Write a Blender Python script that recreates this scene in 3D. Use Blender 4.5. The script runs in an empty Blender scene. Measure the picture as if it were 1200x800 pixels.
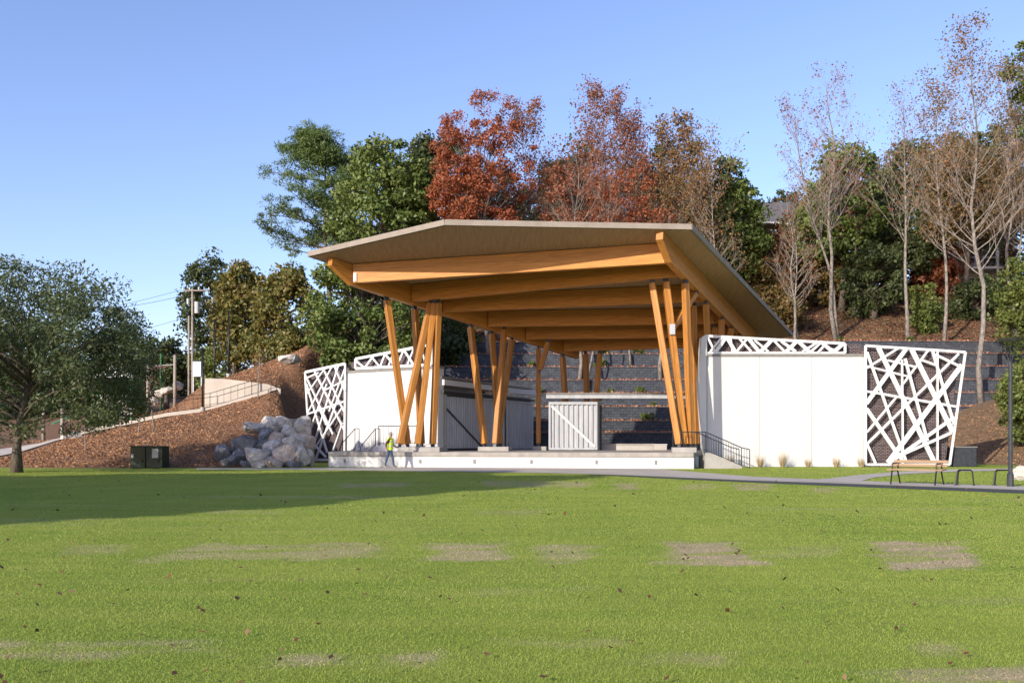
import bpy, bmesh, math, random
import numpy as np
from mathutils import Vector, Matrix, Euler
random.seed(7); RNG = np.random.default_rng(11)
S = bpy.context.scene; COL = S.collection
V = Vector

# ------------------------------------------------------------------ camera, sky, sun, exposure
F, CX, HY, CZ = 1090.0, 600.0, 518.0, 1.25          # focal (px of a 1200 px wide picture), centre, horizon row, eye height
cam = bpy.data.objects.new('camera', bpy.data.cameras.new('camera')); COL.objects.link(cam)
cam.location = (0, 0, CZ); cam.rotation_euler = (math.pi/2, 0, 0)
cam.data.lens = F/1200*36; cam.data.sensor_width = 36; cam.data.shift_y = (HY-400)/1200
cam.data.clip_end = 3000; S.camera = cam
S.render.resolution_x, S.render.resolution_y = 1024, 682
SUN_AZ, SUN_EL = math.radians(38), math.radians(20)  # azimuth of the light's travel, right of +Y
wd = bpy.data.worlds.new('World'); S.world = wd; wd.use_nodes = True
nt = wd.node_tree; bg = nt.nodes['Background']
sky = nt.nodes.new('ShaderNodeTexSky'); sky.sky_type = 'NISHITA'; sky.sun_disc = False
sky.sun_elevation = SUN_EL; sky.sun_rotation = math.pi + SUN_AZ
sky.altitude = 200; sky.air_density = 1.0; sky.dust_density = 0.8; sky.ozone_density = 4.5
tint = nt.nodes.new('ShaderNodeMix'); tint.data_type = 'RGBA'; tint.blend_type = 'MULTIPLY'; tint.inputs[0].default_value = 1
tint.inputs[7].default_value = (1.34, 1.05, 1.06, 1)          # the photograph's white balance turns the whole sky slightly violet
nt.links.new(sky.outputs[0], tint.inputs[6]); nt.links.new(tint.outputs[2], bg.inputs[0]); bg.inputs[1].default_value = 0.15
sun = bpy.data.objects.new('sun', bpy.data.lights.new('sun', 'SUN')); COL.objects.link(sun)
sun.data.energy = 3.4; sun.data.angle = math.radians(0.5); sun.data.color = (1.0, 0.92, 0.80)
sd = V((math.sin(SUN_AZ)*math.cos(SUN_EL), math.cos(SUN_AZ)*math.cos(SUN_EL), -math.sin(SUN_EL)))
sun.rotation_euler = sd.to_track_quat('-Z', 'Y').to_euler(); sun.location = (-30, -30, 40)
vs = S.view_settings; vs.view_transform = 'Standard'; vs.look = 'None'; vs.gamma = 1; vs.use_curve_mapping = False
vs.exposure = 0.78

# ------------------------------------------------------------------ helpers
def W(x, y, Y):
    return V(((x-CX)/F*Y, Y, CZ+(HY-y)/F*Y))
def on_plane(x, y, A, B):                # pixel ray meets the vertical plane through A and B
    m = (x-CX)/F; dx, dy = B[0]-A[0], B[1]-A[1]
    Y = (A[0]*dy-A[1]*dx)/(m*dy-dx)
    return W(x, y, Y)
def GZ(x, y):                            # pixel ray meets the lawn
    Y = CZ*F/(y-HY); return V(((x-CX)/F*Y, Y, 0))

WL = {}
def tag(o, label=None, cat=None, group=None, kind=None):
    if label: o['label'] = label
    if cat: o['category'] = cat
    if group: o['group'] = group
    if kind: o['kind'] = kind
    return o
def thing(name, loc, label, cat, group=None):
    o = bpy.data.objects.new(name, None); COL.objects.link(o); o.location = loc
    o.empty_display_size = .2; WL[o.name] = V(loc)
    return tag(o, label, cat, group)
def link(name, me, mat, parent=None, matrix=None, smooth=False, recenter=True):
    o = bpy.data.objects.new(name, me); COL.objects.link(o)
    if mat:
        me.materials.clear(); me.materials.append(mat)
    if matrix is None and recenter and len(me.vertices):
        n = len(me.vertices); a = np.empty(n*3, np.float32); me.vertices.foreach_get('co', a); a = a.reshape(-1, 3)
        c = (a.min(0)+a.max(0))/2; c[2] = a[:, 2].min()
        a -= c; me.vertices.foreach_set('co', a.ravel()); me.update()
        matrix = Matrix.Translation(V(c.tolist()))
    if matrix is None: matrix = Matrix.Identity(4)
    if smooth: me.polygons.foreach_set('use_smooth', [True]*len(me.polygons))
    if parent is not None:
        o.parent = parent; pm = WM.get(parent.name, Matrix.Translation(WL.get(parent.name, V((0, 0, 0)))))
        o.matrix_parent_inverse = pm.inverted()
    o.matrix_basis = matrix; WM[o.name] = matrix
    return o
WM = {}

class MB:
    def __init__(s): s.v = []; s.f = []
    def add(s, vs, fs):
        n = len(s.v); s.v += [tuple(p) for p in vs]; s.f += [tuple(i+n for i in f) for f in fs]; return s
    def box(s, c, d, rz=0.0):
        cs, sn = math.cos(rz), math.sin(rz); P = []
        for k in (-1, 1):
            for i, j in ((-1, -1), (1, -1), (1, 1), (-1, 1)):
                x, y = i*d[0]/2, j*d[1]/2
                P.append((c[0]+x*cs-y*sn, c[1]+x*sn+y*cs, c[2]+k*d[2]/2))
        return s.add(P, [(3,2,1,0), (4,5,6,7), (0,1,5,4), (1,2,6,5), (2,3,7,6), (3,0,4,7)])
    def bar(s, p, q, w, h, up=V((0, 0, 1))):
        p, q = V(p), V(q); x = (q-p).normalized()
        y = up.cross(x)
        if y.length < 1e-4: y = V((1, 0, 0)).cross(x)
        y.normalize(); z = x.cross(y)
        P = [b+y*(i*w/2)+z*(j*h/2) for b in (p, q) for i, j in ((-1, -1), (1, -1), (1, 1), (-1, 1))]
        return s.add(P, [(3,2,1,0), (4,5,6,7), (0,1,5,4), (1,2,6,5), (2,3,7,6), (3,0,4,7)])
    def prism(s, poly, z0, z1):
        n = len(poly); ar = sum(poly[i][0]*poly[(i+1)%n][1]-poly[(i+1)%n][0]*poly[i][1] for i in range(n))
        if ar < 0: poly = poly[::-1]
        P = [(p[0], p[1], z0) for p in poly]+[(p[0], p[1], z1) for p in poly]
        return s.add(P, [tuple(range(n-1, -1, -1)), tuple(range(n, 2*n))]+[(i, (i+1)%n, (i+1)%n+n, i+n) for i in range(n)])
    def extr(s, poly, d):                # polygon of 3-D points pushed by d
        n = len(poly); P = [V(p) for p in poly]+[V(p)+d for p in poly]
        return s.add(P, [tuple(range(n-1, -1, -1)), tuple(range(n, 2*n))]+[(i, (i+1)%n, (i+1)%n+n, i+n) for i in range(n)])
    def tube(s, pts, rad, n=6, cap=True):
        pts = [V(p) for p in pts]; m = len(pts)
        if not hasattr(rad, '__len__'): rad = [rad]*m
        ref = V((.31, .87, .13)); P = []
        for i, p in enumerate(pts):
            t = (pts[min(i+1, m-1)]-pts[max(i-1, 0)]).normalized()
            a = t.cross(ref)
            if a.length < .05: a = t.cross(V((1, 0, 0)))
            a.normalize(); b = t.cross(a)
            for k in range(n):
                an = 2*math.pi*k/n; P.append(p+a*(math.cos(an)*rad[i])+b*(math.sin(an)*rad[i]))
        Fs = [(i*n+k, i*n+(k+1)%n, (i+1)*n+(k+1)%n, (i+1)*n+k) for i in range(m-1) for k in range(n)]
        if cap: Fs += [tuple(range(n-1, -1, -1)), tuple(range((m-1)*n, m*n))]
        return s.add(P, Fs)
    def mesh(s, name='m', fix=True):
        me = bpy.data.meshes.new(name); me.from_pydata(s.v, [], s.f); me.update()
        if fix and len(s.f) < 4000:
            b = bmesh.new(); b.from_mesh(me); bmesh.ops.recalc_face_normals(b, faces=b.faces); b.to_mesh(me); b.free()
        return me
    def build(s, name, mat, parent=None, smooth=False, fix=True):
        return link(name, s.mesh(name, fix), mat, parent, smooth=smooth)
def np_mesh(name, verts, k):             # verts (n*k,3): n separate k-gons
    n = len(verts)//k; me = bpy.data.meshes.new(name)
    me.vertices.add(n*k); me.vertices.foreach_set('co', np.asarray(verts, np.float32).ravel())
    me.loops.add(n*k); me.loops.foreach_set('vertex_index', np.arange(n*k, dtype=np.int32))
    me.polygons.add(n); me.polygons.foreach_set('loop_start', np.arange(0, n*k, k, dtype=np.int32))
    me.polygons.foreach_set('loop_total', np.full(n, k, np.int32)); me.update(calc_edges=True); return me
def bevel(o, w, seg=1):
    m = o.modifiers.new('bevel', 'BEVEL'); m.width = w; m.segments = seg; m.limit_method = 'ANGLE'; return o
def vnoise(x, y, seed=0, freq=1.0, octv=4):
    r = np.random.default_rng(seed); out = 0
    for o in range(octv):
        for _ in range(5):
            a = r.uniform(0, 6.283); k = freq*2**o*r.uniform(.6, 1.4); ph = r.uniform(0, 6.283)
            out = out+np.sin((x*math.cos(a)+y*math.sin(a))*k+ph)*.5**o
    return out/5

# ------------------------------------------------------------------ materials
def mat(name, c1, c2=None, scale=4.0, rough=.7, bump=0.0, c3=None, stretch=None, detail=6, bscale=None, metal=0.0, spec=.3, island=0.0, lo=.35, hi=.65):
    m = bpy.data.materials.new(name); m.use_nodes = True; t = m.node_tree; n = t.nodes; L = t.links.new
    b = n['Principled BSDF']; b.inputs['Roughness'].default_value = rough; b.inputs['Metallic'].default_value = metal
    b.inputs['Specular IOR Level'].default_value = spec
    tc = n.new('ShaderNodeTexCoord'); src = tc.outputs['Object']
    if stretch:
        mp = n.new('ShaderNodeMapping'); mp.inputs['Scale'].default_value = stretch; L(src, mp.inputs[0]); src = mp.outputs[0]
    if c2 is None: c2 = tuple(x*.82 for x in c1)
    nz = n.new('ShaderNodeTexNoise'); nz.inputs['Scale'].default_value = scale; nz.inputs['Detail'].default_value = detail; nz.inputs['Roughness'].default_value = .62
    L(src, nz.inputs['Vector'])
    cr = n.new('ShaderNodeValToRGB'); e = cr.color_ramp.elements
    e[0].position = lo; e[0].color = (*c1, 1); e[1].position = hi; e[1].color = (*c2, 1)
    if c3: k = cr.color_ramp.elements.new((lo+hi)/2); k.color = (*c3, 1)
    L(nz.outputs['Fac'], cr.inputs[0]); out = cr.outputs[0]
    if island:
        g = n.new('ShaderNodeNewGeometry'); hs = n.new('ShaderNodeHueSaturation')
        mr = n.new('ShaderNodeMapRange'); mr.inputs[3].default_value = 1-island; mr.inputs[4].default_value = 1+island
        L(g.outputs['Random Per Island'], mr.inputs[0]); L(mr.outputs[0], hs.inputs['Value']); L(out, hs.inputs['Color']); out = hs.outputs[0]
    L(out, b.inputs['Base Color'])
    if bump:
        bp = n.new('ShaderNodeBump'); bp.inputs['Strength'].default_value = bump; bp.inputs['Distance'].default_value = .05
        if bscale:
            n2 = n.new('ShaderNodeTexNoise'); n2.inputs['Scale'].default_value = bscale; n2.inputs['Detail'].default_value = 8; L(src, n2.inputs['Vector']); L(n2.outputs['Fac'], bp.inputs['Height'])
        else: L(nz.outputs['Fac'], bp.inputs['Height'])
        L(bp.outputs[0], b.inputs['Normal'])
    return m
def leaf_mat(name, cols, trans=.3, rough=.5, gain=1.4):
    m = bpy.data.materials.new(name); m.use_nodes = True; t = m.node_tree; n = t.nodes; L = t.links.new
    b = n['Principled BSDF']; b.inputs['Roughness'].default_value = rough; b.inputs['Specular IOR Level'].default_value = .35
    g = n.new('ShaderNodeNewGeometry'); cr = n.new('ShaderNodeValToRGB'); cr.color_ramp.interpolation = 'LINEAR'
    cols = [tuple(min(.5, v*gain) for v in c) for c in cols]; e = cr.color_ramp.elements; k = len(cols)
    e[0].position = 0; e[0].color = (*cols[0], 1); e[1].position = 1; e[1].color = (*cols[-1], 1)
    for i in range(1, k-1): q = e.new(i/(k-1)); q.color = (*cols[i], 1)
    tc = n.new('ShaderNodeTexCoord'); nz = n.new('ShaderNodeTexNoise'); nz.inputs['Scale'].default_value = .45; nz.inputs['Detail'].default_value = 2
    L(tc.outputs['Object'], nz.inputs['Vector'])
    mx = n.new('ShaderNodeMath'); mx.operation = 'MULTIPLY_ADD'; mx.inputs[1].default_value = .55
    ma = n.new('ShaderNodeMath'); ma.operation = 'MULTIPLY_ADD'; ma.inputs[1].default_value = 1.1; ma.inputs[2].default_value = -.3
    L(nz.outputs['Fac'], ma.inputs[0]); L(g.outputs['Random Per Island'], mx.inputs[0]); L(ma.outputs[0], mx.inputs[2])
    L(mx.outputs[0], cr.inputs[0]); L(cr.outputs[0], b.inputs['Base Color'])
    tr = n.new('ShaderNodeBsdfTranslucent'); ms = n.new('ShaderNodeMixShader'); ms.inputs[0].default_value = trans
    L(cr.outputs[0], tr.inputs[0]); L(b.outputs[0], ms.inputs[1]); L(tr.outputs[0], ms.inputs[2]); L(ms.outputs[0], n['Material Output'].inputs[0])
    return m

def brick_mat(name, c1, c2, mortar, bw, bh, ms=.012, rough=.85, axis='XZ', bump=.5):
    m = bpy.data.materials.new(name); m.use_nodes = True; t = m.node_tree; n = t.nodes; L = t.links.new
    b = n['Principled BSDF']; b.inputs['Roughness'].default_value = rough; b.inputs['Specular IOR Level'].default_value = .2
    tc = n.new('ShaderNodeTexCoord'); sp = n.new('ShaderNodeSeparateXYZ'); cb = n.new('ShaderNodeCombineXYZ')
    L(tc.outputs['Object'], sp.inputs[0]); L(sp.outputs[0], cb.inputs[0]); L(sp.outputs[2], cb.inputs[1])
    br = n.new('ShaderNodeTexBrick'); br.inputs['Scale'].default_value = 1; br.inputs['Brick Width'].default_value = bw; br.inputs['Row Height'].default_value = bh
    br.inputs['Mortar Size'].default_value = ms; br.inputs['Color1'].default_value = (*c1, 1); br.inputs['Color2'].default_value = (*c2, 1); br.inputs['Mortar'].default_value = (*mortar, 1)
    L(cb.outputs[0], br.inputs['Vector'])
    nz = n.new('ShaderNodeTexNoise'); nz.inputs['Scale'].default_value = 3; nz.inputs['Detail'].default_value = 6; L(tc.outputs['Object'], nz.inputs['Vector'])
    mx = n.new('ShaderNodeMix'); mx.data_type = 'RGBA'; mx.blend_type = 'MULTIPLY'; mx.inputs[0].default_value = .6
    mr = n.new('ShaderNodeMapRange'); mr.inputs[1].default_value = .3; mr.inputs[2].default_value = .7; mr.inputs[3].default_value = .55; mr.inputs[4].default_value = 1.25
    L(nz.outputs['Fac'], mr.inputs[0]); L(br.outputs['Color'], mx.inputs[6]); L(mr.outputs[0], mx.inputs[7]); L(mx.outputs[2], b.inputs['Base Color'])
    bp = n.new('ShaderNodeBump'); bp.inputs['Strength'].default_value = bump; bp.inputs['Distance'].default_value = .03; bp.invert = True
    L(br.outputs['Fac'], bp.inputs['Height']); L(bp.outputs[0], b.inputs['Normal']); return m
M = {}
M['wood'] = mat('glulam', (.60, .27, .058), (.38, .15, .027), 3, .5, .15, c3=(.50, .21, .042), stretch=(.35, 6, 9))
def lam(m, h=.13):                        # glue lines between the boards of the laminated timber
    t = m.node_tree; n = t.nodes; L = t.links.new; b = n['Principled BSDF']
    src = b.inputs['Base Color'].links[0].from_socket; tc = n.new('ShaderNodeTexCoord'); sp = n.new('ShaderNodeSeparateXYZ'); L(tc.outputs['Object'], sp.inputs[0])
    a = n.new('ShaderNodeMath'); a.operation = 'DIVIDE'; a.inputs[1].default_value = h; L(sp.outputs[2], a.inputs[0])
    fl = n.new('ShaderNodeMath'); fl.operation = 'FLOOR'; L(a.outputs[0], fl.inputs[0]); wn = n.new('ShaderNodeTexWhiteNoise'); wn.noise_dimensions = '1D'; L(fl.outputs[0], wn.inputs['W'])
    mr = n.new('ShaderNodeMapRange'); mr.inputs[3].default_value = .74; mr.inputs[4].default_value = 1.15; L(wn.outputs['Value'], mr.inputs[0])
    hs = n.new('ShaderNodeHueSaturation'); L(mr.outputs[0], hs.inputs['Value']); L(src, hs.inputs['Color']); L(hs.outputs[0], b.inputs['Base Color'])
lam(M['wood'])
M['soffit'] = mat('soffit_boards', (.44, .285, .175), (.31, .20, .12), 2.5, .7, .1, stretch=(8, .35, 1))
M['roofmetal'] = mat('roof_metal', (.31, .265, .22), (.26, .22, .18), 2, .85, spec=.12)
M['white'] = mat('white_plaster', (.63, .62, .595), (.55, .54, .515), .9, .75, .04, bscale=30, stretch=(1.6, 1.6, .45))
M['whitesteel'] = mat('white_steel', (.70, .70, .68), (.64, .64, .62), 4, .45)
M['cap'] = mat('cap_metal', (.23, .22, .20), (.19, .18, .165), 3, .5)
M['concrete'] = mat('concrete', (.40, .375, .335), (.30, .28, .25), 1.6, .85, .1, bscale=20, c3=(.35, .33, .295))
M['coping'] = mat('coping_concrete', (.36, .33, .29), (.27, .25, .22), 2.2, .85, .1, bscale=20)
M['path'] = mat('path_concrete', (.50, .445, .37), (.40, .35, .29), .6, .85, .05, bscale=12)
M['edging'] = mat('asphalt', (.075, .075, .078), (.05, .05, .053), 6, .9, .2, bscale=60)
M['steel'] = mat('dark_steel', (.06, .065, .07), (.04, .045, .05), 6, .45, metal=.3)
M['black'] = mat('black_metal', (.018, .018, .02), (.012, .012, .013), 5, .4)
M['galv'] = mat('galvanised_sheet', (.50, .51, .52), (.40, .41, .42), 3, .45, metal=.15, stretch=(1, 1, .2))
M['backing'] = brick_mat('perforated_screen', (.27, .215, .21), (.20, .155, .155), (.04, .03, .031), .22, .075, .02)
M['block'] = brick_mat('charcoal_block', (.078, .085, .098), (.058, .064, .076), (.03, .032, .037), .45, .2, .014)
M['mulch'] = mat('mulch', (.27, .145, .075), (.12, .062, .033), 9, .95, .8, c3=(.20, .105, .055), bscale=26)
M['litter'] = mat('leaf_litter', (.27, .17, .09), (.09, .062, .034), 4, .95, .8, c3=(.18, .115, .06), bscale=18)
M['chip'] = mat('mulch_chip', (.39, .215, .11), (.25, .13, .066), .8, .9, island=.55)
M['bark'] = mat('bark', (.16, .13, .10), (.07, .055, .042), 5, .9, .6, stretch=(3, 3, .6), bscale=14)
M['palebark'] = mat('pale_bark', (.30, .265, .225), (.11, .095, .08), 3.2, .85, .4, stretch=(2, 2, .9), bscale=14)
M['twig'] = mat('twig', (.30, .25, .21), (.17, .135, .11), 2, .85)
M['stone'] = mat('granite', (.64, .59, .52), (.30, .275, .245), 2.2, .85, .6, c3=(.52, .48, .42), bscale=9)
M['stone_shade'] = mat('granite_shade_toned', (.27, .27, .28), (.12, .125, .13), 1.8, .85, .6, bscale=8)  # darker copy of the granite: the oak's shade on the pile, put into the colour
M['stone3'] = mat('granite_buff', (.64, .53, .42), (.35, .285, .225), 2.0, .85, .6, bscale=8)
M['greenbox'] = mat('green_paint', (.012, .032, .022), (.009, .024, .017), 5, .35)
M['sticker'] = mat('sticker', (.45, .46, .47), (.3, .31, .32), 30, .5)
M['benchwood'] = mat('bench_wood', (.36, .235, .135), (.26, .165, .09), 6, .6, stretch=(.5, 8, 8))
M['polewood'] = mat('weathered_pole', (.36, .31, .25), (.24, .20, .165), 6, .85, .3, stretch=(5, 5, .4))
M['wire'] = mat('wire', (.05, .05, .055), (.04, .04, .045), 5, .6)
M['sail'] = mat('sail_cloth', (.75, .75, .73), (.68, .68, .66), 3, .8)
M['board'] = mat('white_board', (.62, .68, .74), (.52, .58, .65), 2, .5)
M['greenpaint'] = mat('play_green', (.07, .22, .08), (.05, .17, .06), 4, .4)
M['yellowpaint'] = mat('play_yellow', (.5, .48, .08), (.4, .38, .06), 4, .4)
M['shingle'] = mat('shingle', (.14, .13, .125), (.085, .08, .08), 3, .9, .3)
M['siding'] = mat('siding', (.50, .47, .42), (.42, .39, .35), 1, .7)
M['brickred'] = mat('red_brick', (.21, .085, .06), (.14, .06, .045), 6, .9)
M['glass'] = mat('window_glass', (.05, .06, .075), (.03, .038, .05), 1, .08, spec=.6)
M['drygrass'] = mat('dry_grass_blade', (.46, .35, .19), (.28, .20, .10), .6, .8, island=.35)
M['straw'] = mat('straw_blade', (.62, .49, .28), (.42, .335, .175), .5, .85, island=.4)

# ------------------------------------------------------------------ terrain
def P_(l): return np.array(l, float)
PROF = {
 -160: [(50, -.3), (62, .5), (80, 1.2), (140, 9), (260, 18)],
 -60: [(48, -.3), (52, .1), (62, .7), (80, 1.5), (140, 9), (260, 18)],
 -29: [(45, -.3), (47, .02), (60, .95), (80, 2.0), (140, 9.5), (260, 18)],
 -24: [(44.6, -.3), (45.4, .02), (57.8, 1.85), (61.2, 1.95), (75, 3.0), (140, 10), (260, 18)],
 -20: [(44.6, -.3), (45.4, .02), (57.8, 2.72), (61.2, 2.8), (66, 3.7), (80, 4.8), (140, 9), (260, 12)],
 -17.6: [(44.6, -.3), (45.6, .02), (57.8, 3.1), (61.2, 3.2), (61.7, 5.0), (70, 6.0), (90, 7.5), (140, 11), (260, 14)],
 -12.6: [(46.0, -.3), (47, .1), (50, 1.2), (57.8, 4.55), (61.2, 4.7), (62, 5.1), (70, 8.0), (80, 9), (140, 14), (260, 18)],
 -11.2: [(58.5, -.3), (59.5, .3), (66, 7.0), (72, 9.2), (95, 14), (140, 16), (260, 19)],
 -6: [(64.6, -.3), (65.3, .1), (67.5, 1.5), (76.4, 8.0), (78, 9.4), (100, 16.0), (140, 18), (260, 20)],
 22.5: [(64.6, -.3), (65.3, .1), (67.5, 1.5), (76.4, 8.0), (78, 9.4), (100, 17.0), (140, 19), (260, 20)],
 25.5: [(55, -.3), (58, .2), (66, .8), (67.5, 1.5), (76.4, 8.0), (78, 9.3), (100, 17.5), (140, 19), (260, 20)],
 29: [(47.5, -.3), (48.5, .1), (58, 1.2), (65.3, 1.9), (67, 2.0), (68.2, 2.05), (76.4, 8.0), (78, 9.3), (100, 17.6), (140, 19), (260, 20)],
 34: [(44.5, -.3), (46, .1), (58, 3.0), (65.3, 3.8), (70.8, 3.85), (76.4, 8.0), (78, 9.3), (100, 17.8), (140, 19), (260, 20)],
 45: [(42, -.3), (43.5, .1), (58, 6.0), (65.3, 6.6), (74, 6.8), (78, 9.6), (100, 18.5), (140, 20), (260, 20)],
 160: [(40, -.3), (42, .1), (58, 6), (78, 12), (100, 19), (140, 20), (260, 20)],
}
PX = sorted(PROF)
def H(X, Y):
    X = np.asarray(X, float); Y = np.asarray(Y, float)
    Xs = X+.25*(np.clip(Y, 46, 66)-50)*np.clip(-(X+4)/6, 0, 1)
    out = np.zeros(np.broadcast(X, Y).shape)
    tab = [np.interp(Y, [a for a, b in PROF[x]], [b for a, b in PROF[x]]) for x in PX]
    out = tab[0]*np.ones_like(Xs)
    for i in range(len(PX)-1):
        t = np.clip((Xs-PX[i])/(PX[i+1]-PX[i]), 0, 1)
        out = np.where(Xs >= PX[i], tab[i]*(1-t)+tab[i+1]*t, out)
    return out+np.where(out > .3, vnoise(X, Y, 5, .5, 3)*.09, 0)
def h1(X, Y): return float(H(np.array([X]), np.array([Y]))[0])
xs = np.concatenate([np.arange(-160, -36, 4), np.arange(-36, 46, .5), np.arange(46, 162, 4)])
ys = np.concatenate([np.arange(41, 82, .5), np.arange(82, 264, 4)])
gx, gy = np.meshgrid(xs, ys); gz = H(gx, gy); nx, ny = len(xs), len(ys)
me = bpy.data.meshes.new('hillside')
me.from_pydata(np.stack([gx, gy, gz], -1).reshape(-1, 3).tolist(), [], [(j*nx+i, j*nx+i+1, (j+1)*nx+i+1, (j+1)*nx+i) for j in range(ny-1) for i in range(nx-1)])
for lst, key in (((-1e9, 0), 'mulch'), ((0, 1e9), 'litter')): me.materials.append(M[key])
cxs = (gx[:-1, :-1]+.25).ravel()
me.polygons.foreach_set('material_index', (cxs > -12).astype(np.int32)); me.polygons.foreach_set('use_smooth', [True]*len(me.polygons))
hill = bpy.data.objects.new('hillside', me); COL.objects.link(hill); hill['kind'] = 'structure'

# lawn: one sheet to the horizon, fine near the camera; dry patches are a property of the turf
PATCH = [((1012, 635), (1130, 635), (1150, 667), (1046, 667), .95), ((778, 635), (870, 635), (890, 661), (776, 661), .9), ((640, 638), (695, 638), (690, 657), (634, 657), .6),
         ((497, 636), (603, 636), (600, 657), (492, 657), .75), ((225, 638), (447, 636), (445, 655), (160, 657), .6), ((80, 640), (155, 637), (150, 648), (75, 650), .4),
         ((1020, 783), (1300, 778), (1320, 815), (1010, 815), .95), ((-40, 752), (235, 750), (240, 768), (-40, 772), .6), ((320, 760), (390, 762), (385, 776), (320, 775), .7),
         ((440, 768), (520, 766), (515, 782), (440, 784), .6), ((1070, 755), (1110, 755), (1115, 764), (1070, 764), .45), ((860, 567), (905, 567), (905, 574), (858, 574), .7), ((720, 566), (748, 566), (746, 573), (716, 573), .7),
         ((800, 567), (840, 567), (838, 573), (798, 573), .5), ((560, 563), (700, 564), (690, 571), (570, 570), .6), ((400, 566), (480, 565), (480, 570), (400, 571), .6), ((950, 571), (985, 571), (985, 577), (950, 577), .6),
         ((560, 598), (640, 597), (640, 602), (560, 603), .35), ((240, 598), (330, 598), (330, 602), (240, 602), .4), ((720, 765), (860, 767), (850, 778), (720, 776), .45), ((880, 642), (985, 640), (980, 652), (880, 654), .3), ((600, 750), (720, 748), (720, 756), (600, 758), .3), ((560, 690), (690, 688), (690, 694), (560, 697), .25)]
PQ = []
for a in PATCH:
    q = np.array([[GZ(*p).x, GZ(*p).y] for p in a[:4]]); PQ.append((q, a[4]))
def dryness(X, Y):
    d = np.zeros_like(X); jx = X+vnoise(X, Y, 3, 3.5, 3)*.10*(.6+Y/18); jy = Y+vnoise(X, Y, 4, 3.5, 3)*.16*(.6+Y/18)
    for q, s in PQ:
        inside = np.full(X.shape, 1e9); c = q.mean(0)
        for i in range(4):
            a, b = q[i], q[(i+1) % 4]; e = b-a; nrm = np.array([-e[1], e[0]])/max(np.hypot(*e), 1e-6)
            if nrm@(c-a) < 0: nrm = -nrm
            inside = np.minimum(inside, (jx-a[0])*nrm[0]+(jy-a[1])*nrm[1])
        d = np.maximum(d, np.clip(inside/.16+.5+.9*vnoise(X, Y, 33, 9, 3), 0, 1)*s*np.clip(.8+.75*vnoise(X*.6, Y*1.6, 9, 6, 4), 0.0, 1))
    d = np.maximum(d, np.clip(vnoise(X*.35, Y*2.2, 21, 1.3, 5)*.6-.26, 0, .5))
    return d
ly = np.concatenate([[-60, -20, 0, 2, 3], np.geomspace(4, 48, 260), [50, 60, 90, 200, 600, 1500]])
lx = np.concatenate([[-1500, -300, -80, -45], np.linspace(-30, 30, 420), [45, 80, 300, 1500]])
gx, gy = np.meshgrid(lx, ly); nx, ny = len(lx), len(ly)
me = bpy.data.meshes.new('lawn')
me.from_pydata(np.stack([gx, gy, gx*0-.0], -1).reshape(-1, 3).tolist(), [], [(j*nx+i, j*nx+i+1, (j+1)*nx+i+1, (j+1)*nx+i) for j in range(ny-1) for i in range(nx-1)])
at = me.attributes.new('dry', 'FLOAT', 'POINT'); at.data.foreach_set('value', dryness(gx, gy).ravel().astype(np.float32))
m = bpy.data.materials.new('turf'); m.use_nodes = True; t = m.node_tree; n = t.nodes; L = t.links.new; b = n['Principled BSDF']
b.inputs['Roughness'].default_value = .9; b.inputs['Specular IOR Level'].default_value = .1
tc = n.new('ShaderNodeTexCoord')
def noise(sc, det=5, st=None):
    z = n.new('ShaderNodeTexNoise'); z.inputs['Scale'].default_value = sc; z.inputs['Detail'].default_value = det
    if st:
        mp = n.new('ShaderNodeMapping'); mp.inputs['Scale'].default_value = st; L(tc.outputs['Object'], mp.inputs[0]); L(mp.outputs[0], z.inputs['Vector'])
    else: L(tc.outputs['Object'], z.inputs['Vector'])
    return z.outputs['Fac']
def ramp(f, *cols):
    c = n.new('ShaderNodeValToRGB'); e = c.color_ramp.elements; e[0].position = cols[0][0]; e[0].color = (*cols[0][1], 1); e[1].position = cols[-1][0]; e[1].color = (*cols[-1][1], 1)
    for p, k in cols[1:-1]: q = e.new(p); q.color = (*k, 1)
    L(f, c.inputs[0]); return c.outputs[0]
def mix(f, a, bb, mode='MIX'):
    x = n.new('ShaderNodeMix'); x.data_type = 'RGBA'; x.blend_type = mode
    if isinstance(f, float): x.inputs[0].default_value = f
    else: L(f, x.inputs[0])
    L(a, x.inputs[6]); L(bb, x.inputs[7]); return x.outputs[2]
green = ramp(noise(22, 8), (.3, (.19, .25, .036)), (.7, (.27, .34, .053)))
tone = mix(1.0, ramp(noise(.5, 5, (1, .5, 1)), (.3, (.82, .88, .8)), (.7, (1.22, 1.1, 1.15))), ramp(noise(1.1, 5, (.25, 2.2, 1)), (.35, (.86, .92, .85)), (.68, (1.22, 1.1, 1.3))), 'MULTIPLY')
green = mix(1.0, green, tone, 'MULTIPLY')
strawc = ramp(noise(40, 8, (1, 2, 1)), (.3, (.28, .21, .12)), (.7, (.52, .41, .26)))
aa = n.new('ShaderNodeAttribute'); aa.attribute_name = 'dry'
L(mix(aa.outputs['Fac'], green, strawc), b.inputs['Base Color'])
bp = n.new('ShaderNodeBump'); bp.inputs['Strength'].default_value = .6; bp.inputs['Distance'].default_value = .03; L(noise(45, 6), bp.inputs['Height']); L(bp.outputs[0], b.inputs['Normal'])
me.materials.append(m); lawn = bpy.data.objects.new('lawn', me); COL.objects.link(lawn); lawn['kind'] = 'structure'

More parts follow.
